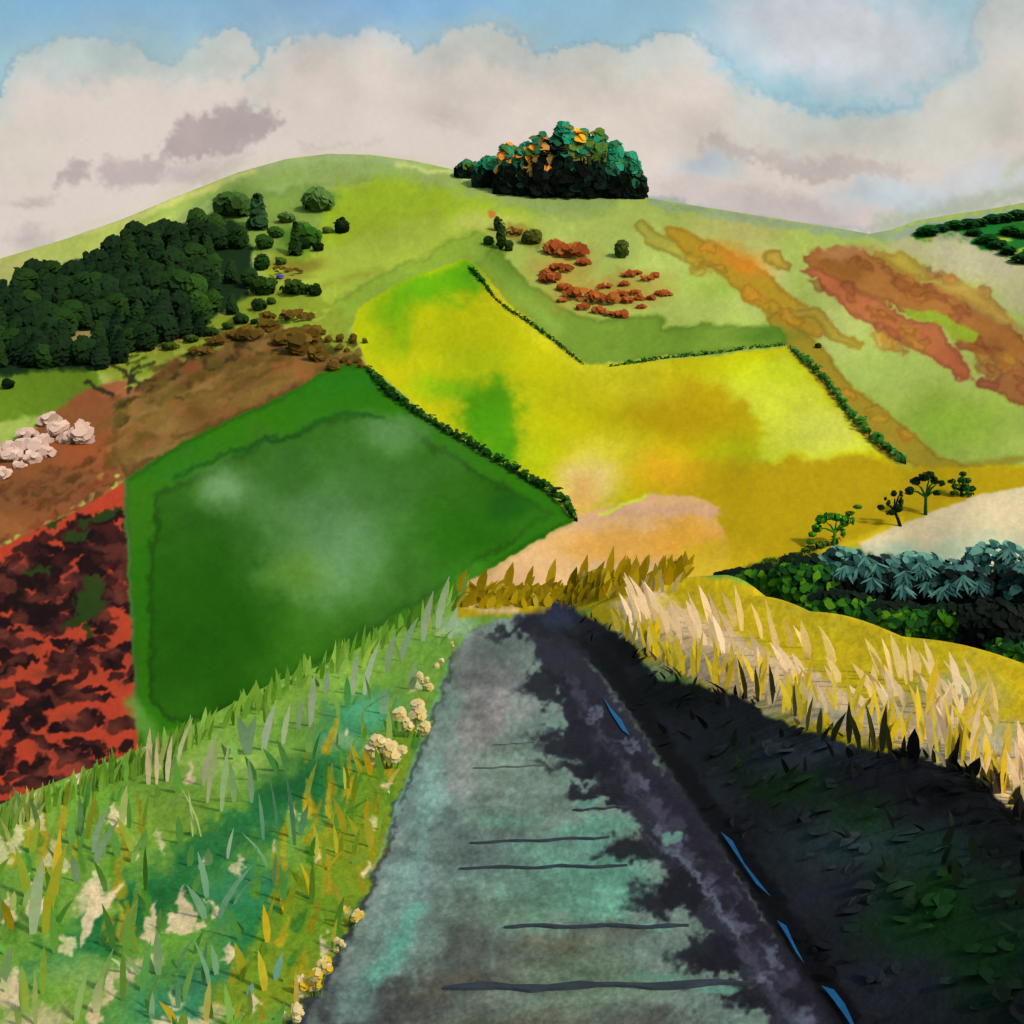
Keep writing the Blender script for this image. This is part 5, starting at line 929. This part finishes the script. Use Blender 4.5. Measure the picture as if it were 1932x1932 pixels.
for (U, V, w, h, kd, lb) in TH:
    p, k = px_depth(U, V); t = thing('shrub', lb, 'shrub', p, 0, GT); trunk(t, h * k * .45, h * k * .04, name='stem')
    b = MB(); n = 330; P, N = crown_points(n, w * k * .62, w * k * .5, h * k * .52, .5); P[:, 2] += h * k * .48
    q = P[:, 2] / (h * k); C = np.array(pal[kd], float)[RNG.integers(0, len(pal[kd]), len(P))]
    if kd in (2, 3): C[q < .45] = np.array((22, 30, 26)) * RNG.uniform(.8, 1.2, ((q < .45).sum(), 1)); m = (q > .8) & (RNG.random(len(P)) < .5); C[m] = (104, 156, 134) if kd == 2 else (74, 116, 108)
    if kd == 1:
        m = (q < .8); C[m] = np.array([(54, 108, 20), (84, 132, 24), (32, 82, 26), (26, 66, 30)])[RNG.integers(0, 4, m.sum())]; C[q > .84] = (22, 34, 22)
    N = N * .5 + np.array([.1, -.7, .3])
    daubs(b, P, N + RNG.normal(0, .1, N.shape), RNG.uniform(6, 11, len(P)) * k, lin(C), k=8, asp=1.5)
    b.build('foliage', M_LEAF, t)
    if kd in (2, 3):
        sp = MB(); m = 4
        for s_ in range(m):
            cx, cz = random.uniform(-.42, .42) * w * k, random.uniform(.45, .95) * h * k; nb = 11
            ang = np.linspace(-2.6, -.5, nb) + RNG.normal(0, .12, nb); ln = RNG.uniform(18, 36, nb) * k
            blades(sp, np.tile([[cx, -w * k * .48, cz]], (nb, 1)), np.stack([np.cos(ang) * ln, RNG.uniform(-.3, 0, nb) * ln, np.sin(ang) * ln], 1), 7 * k, lin(np.array([(66, 112, 104), (54, 96, 92), (84, 132, 120)])[RNG.integers(0, 3, nb)]), face=RNG.normal(0, .2, nb), prof=(.35, .9, 1, .2), bend=.05)
        sp.build('leaf_spray', M_LEAF, t)

# ================================================================== LIGHT, SKY LIGHT, CAMERA
EL, AZ = math.radians(40), math.radians(128)
sun_vec = Vector((math.sin(AZ) * math.cos(EL), math.cos(AZ) * math.cos(EL), math.sin(EL)))
sl = bpy.data.lights.new('sun', 'SUN'); sl.energy = SUN; sl.angle = math.radians(5); sl.color = (1, .95, .87)
so = bpy.data.objects.new('sun', sl); COL.objects.link(so); so.rotation_euler = (-sun_vec).to_track_quat('-Z', 'Y').to_euler()
w = bpy.data.worlds.new('World'); scene.world = w; w.use_nodes = True; nt = w.node_tree
bg = nt.nodes['Background']; sk = nt.nodes.new('ShaderNodeTexSky'); sk.sky_type = 'NISHITA'; sk.sun_disc = False
sk.sun_elevation = EL; sk.sun_rotation = AZ; sk.dust_density = 2.5; sk.ozone_density = 1.0
nt.links.new(sk.outputs[0], bg.inputs[0]); bg.inputs[1].default_value = SKY
cam = bpy.data.cameras.new('camera'); co = bpy.data.objects.new('camera', cam); COL.objects.link(co)
co.location = (0, 0, EYE); co.rotation_euler = (math.radians(90), 0, 0); cam.sensor_width = 36; cam.lens = F / 1932 * 36; cam.shift_y = (HY - 966) / 1932
cam.clip_start = .05; cam.clip_end = 20000
scene.camera = co
scene.view_settings.view_transform = 'Standard'; scene.view_settings.look = 'None'; scene.view_settings.exposure = 0
scene.render.engine = 'CYCLES'; scene.cycles.max_bounces = 3; scene.cycles.diffuse_bounces = 2; scene.cycles.use_denoising = True; scene.cycles.use_adaptive_sampling = True; scene.cycles.adaptive_threshold = .025
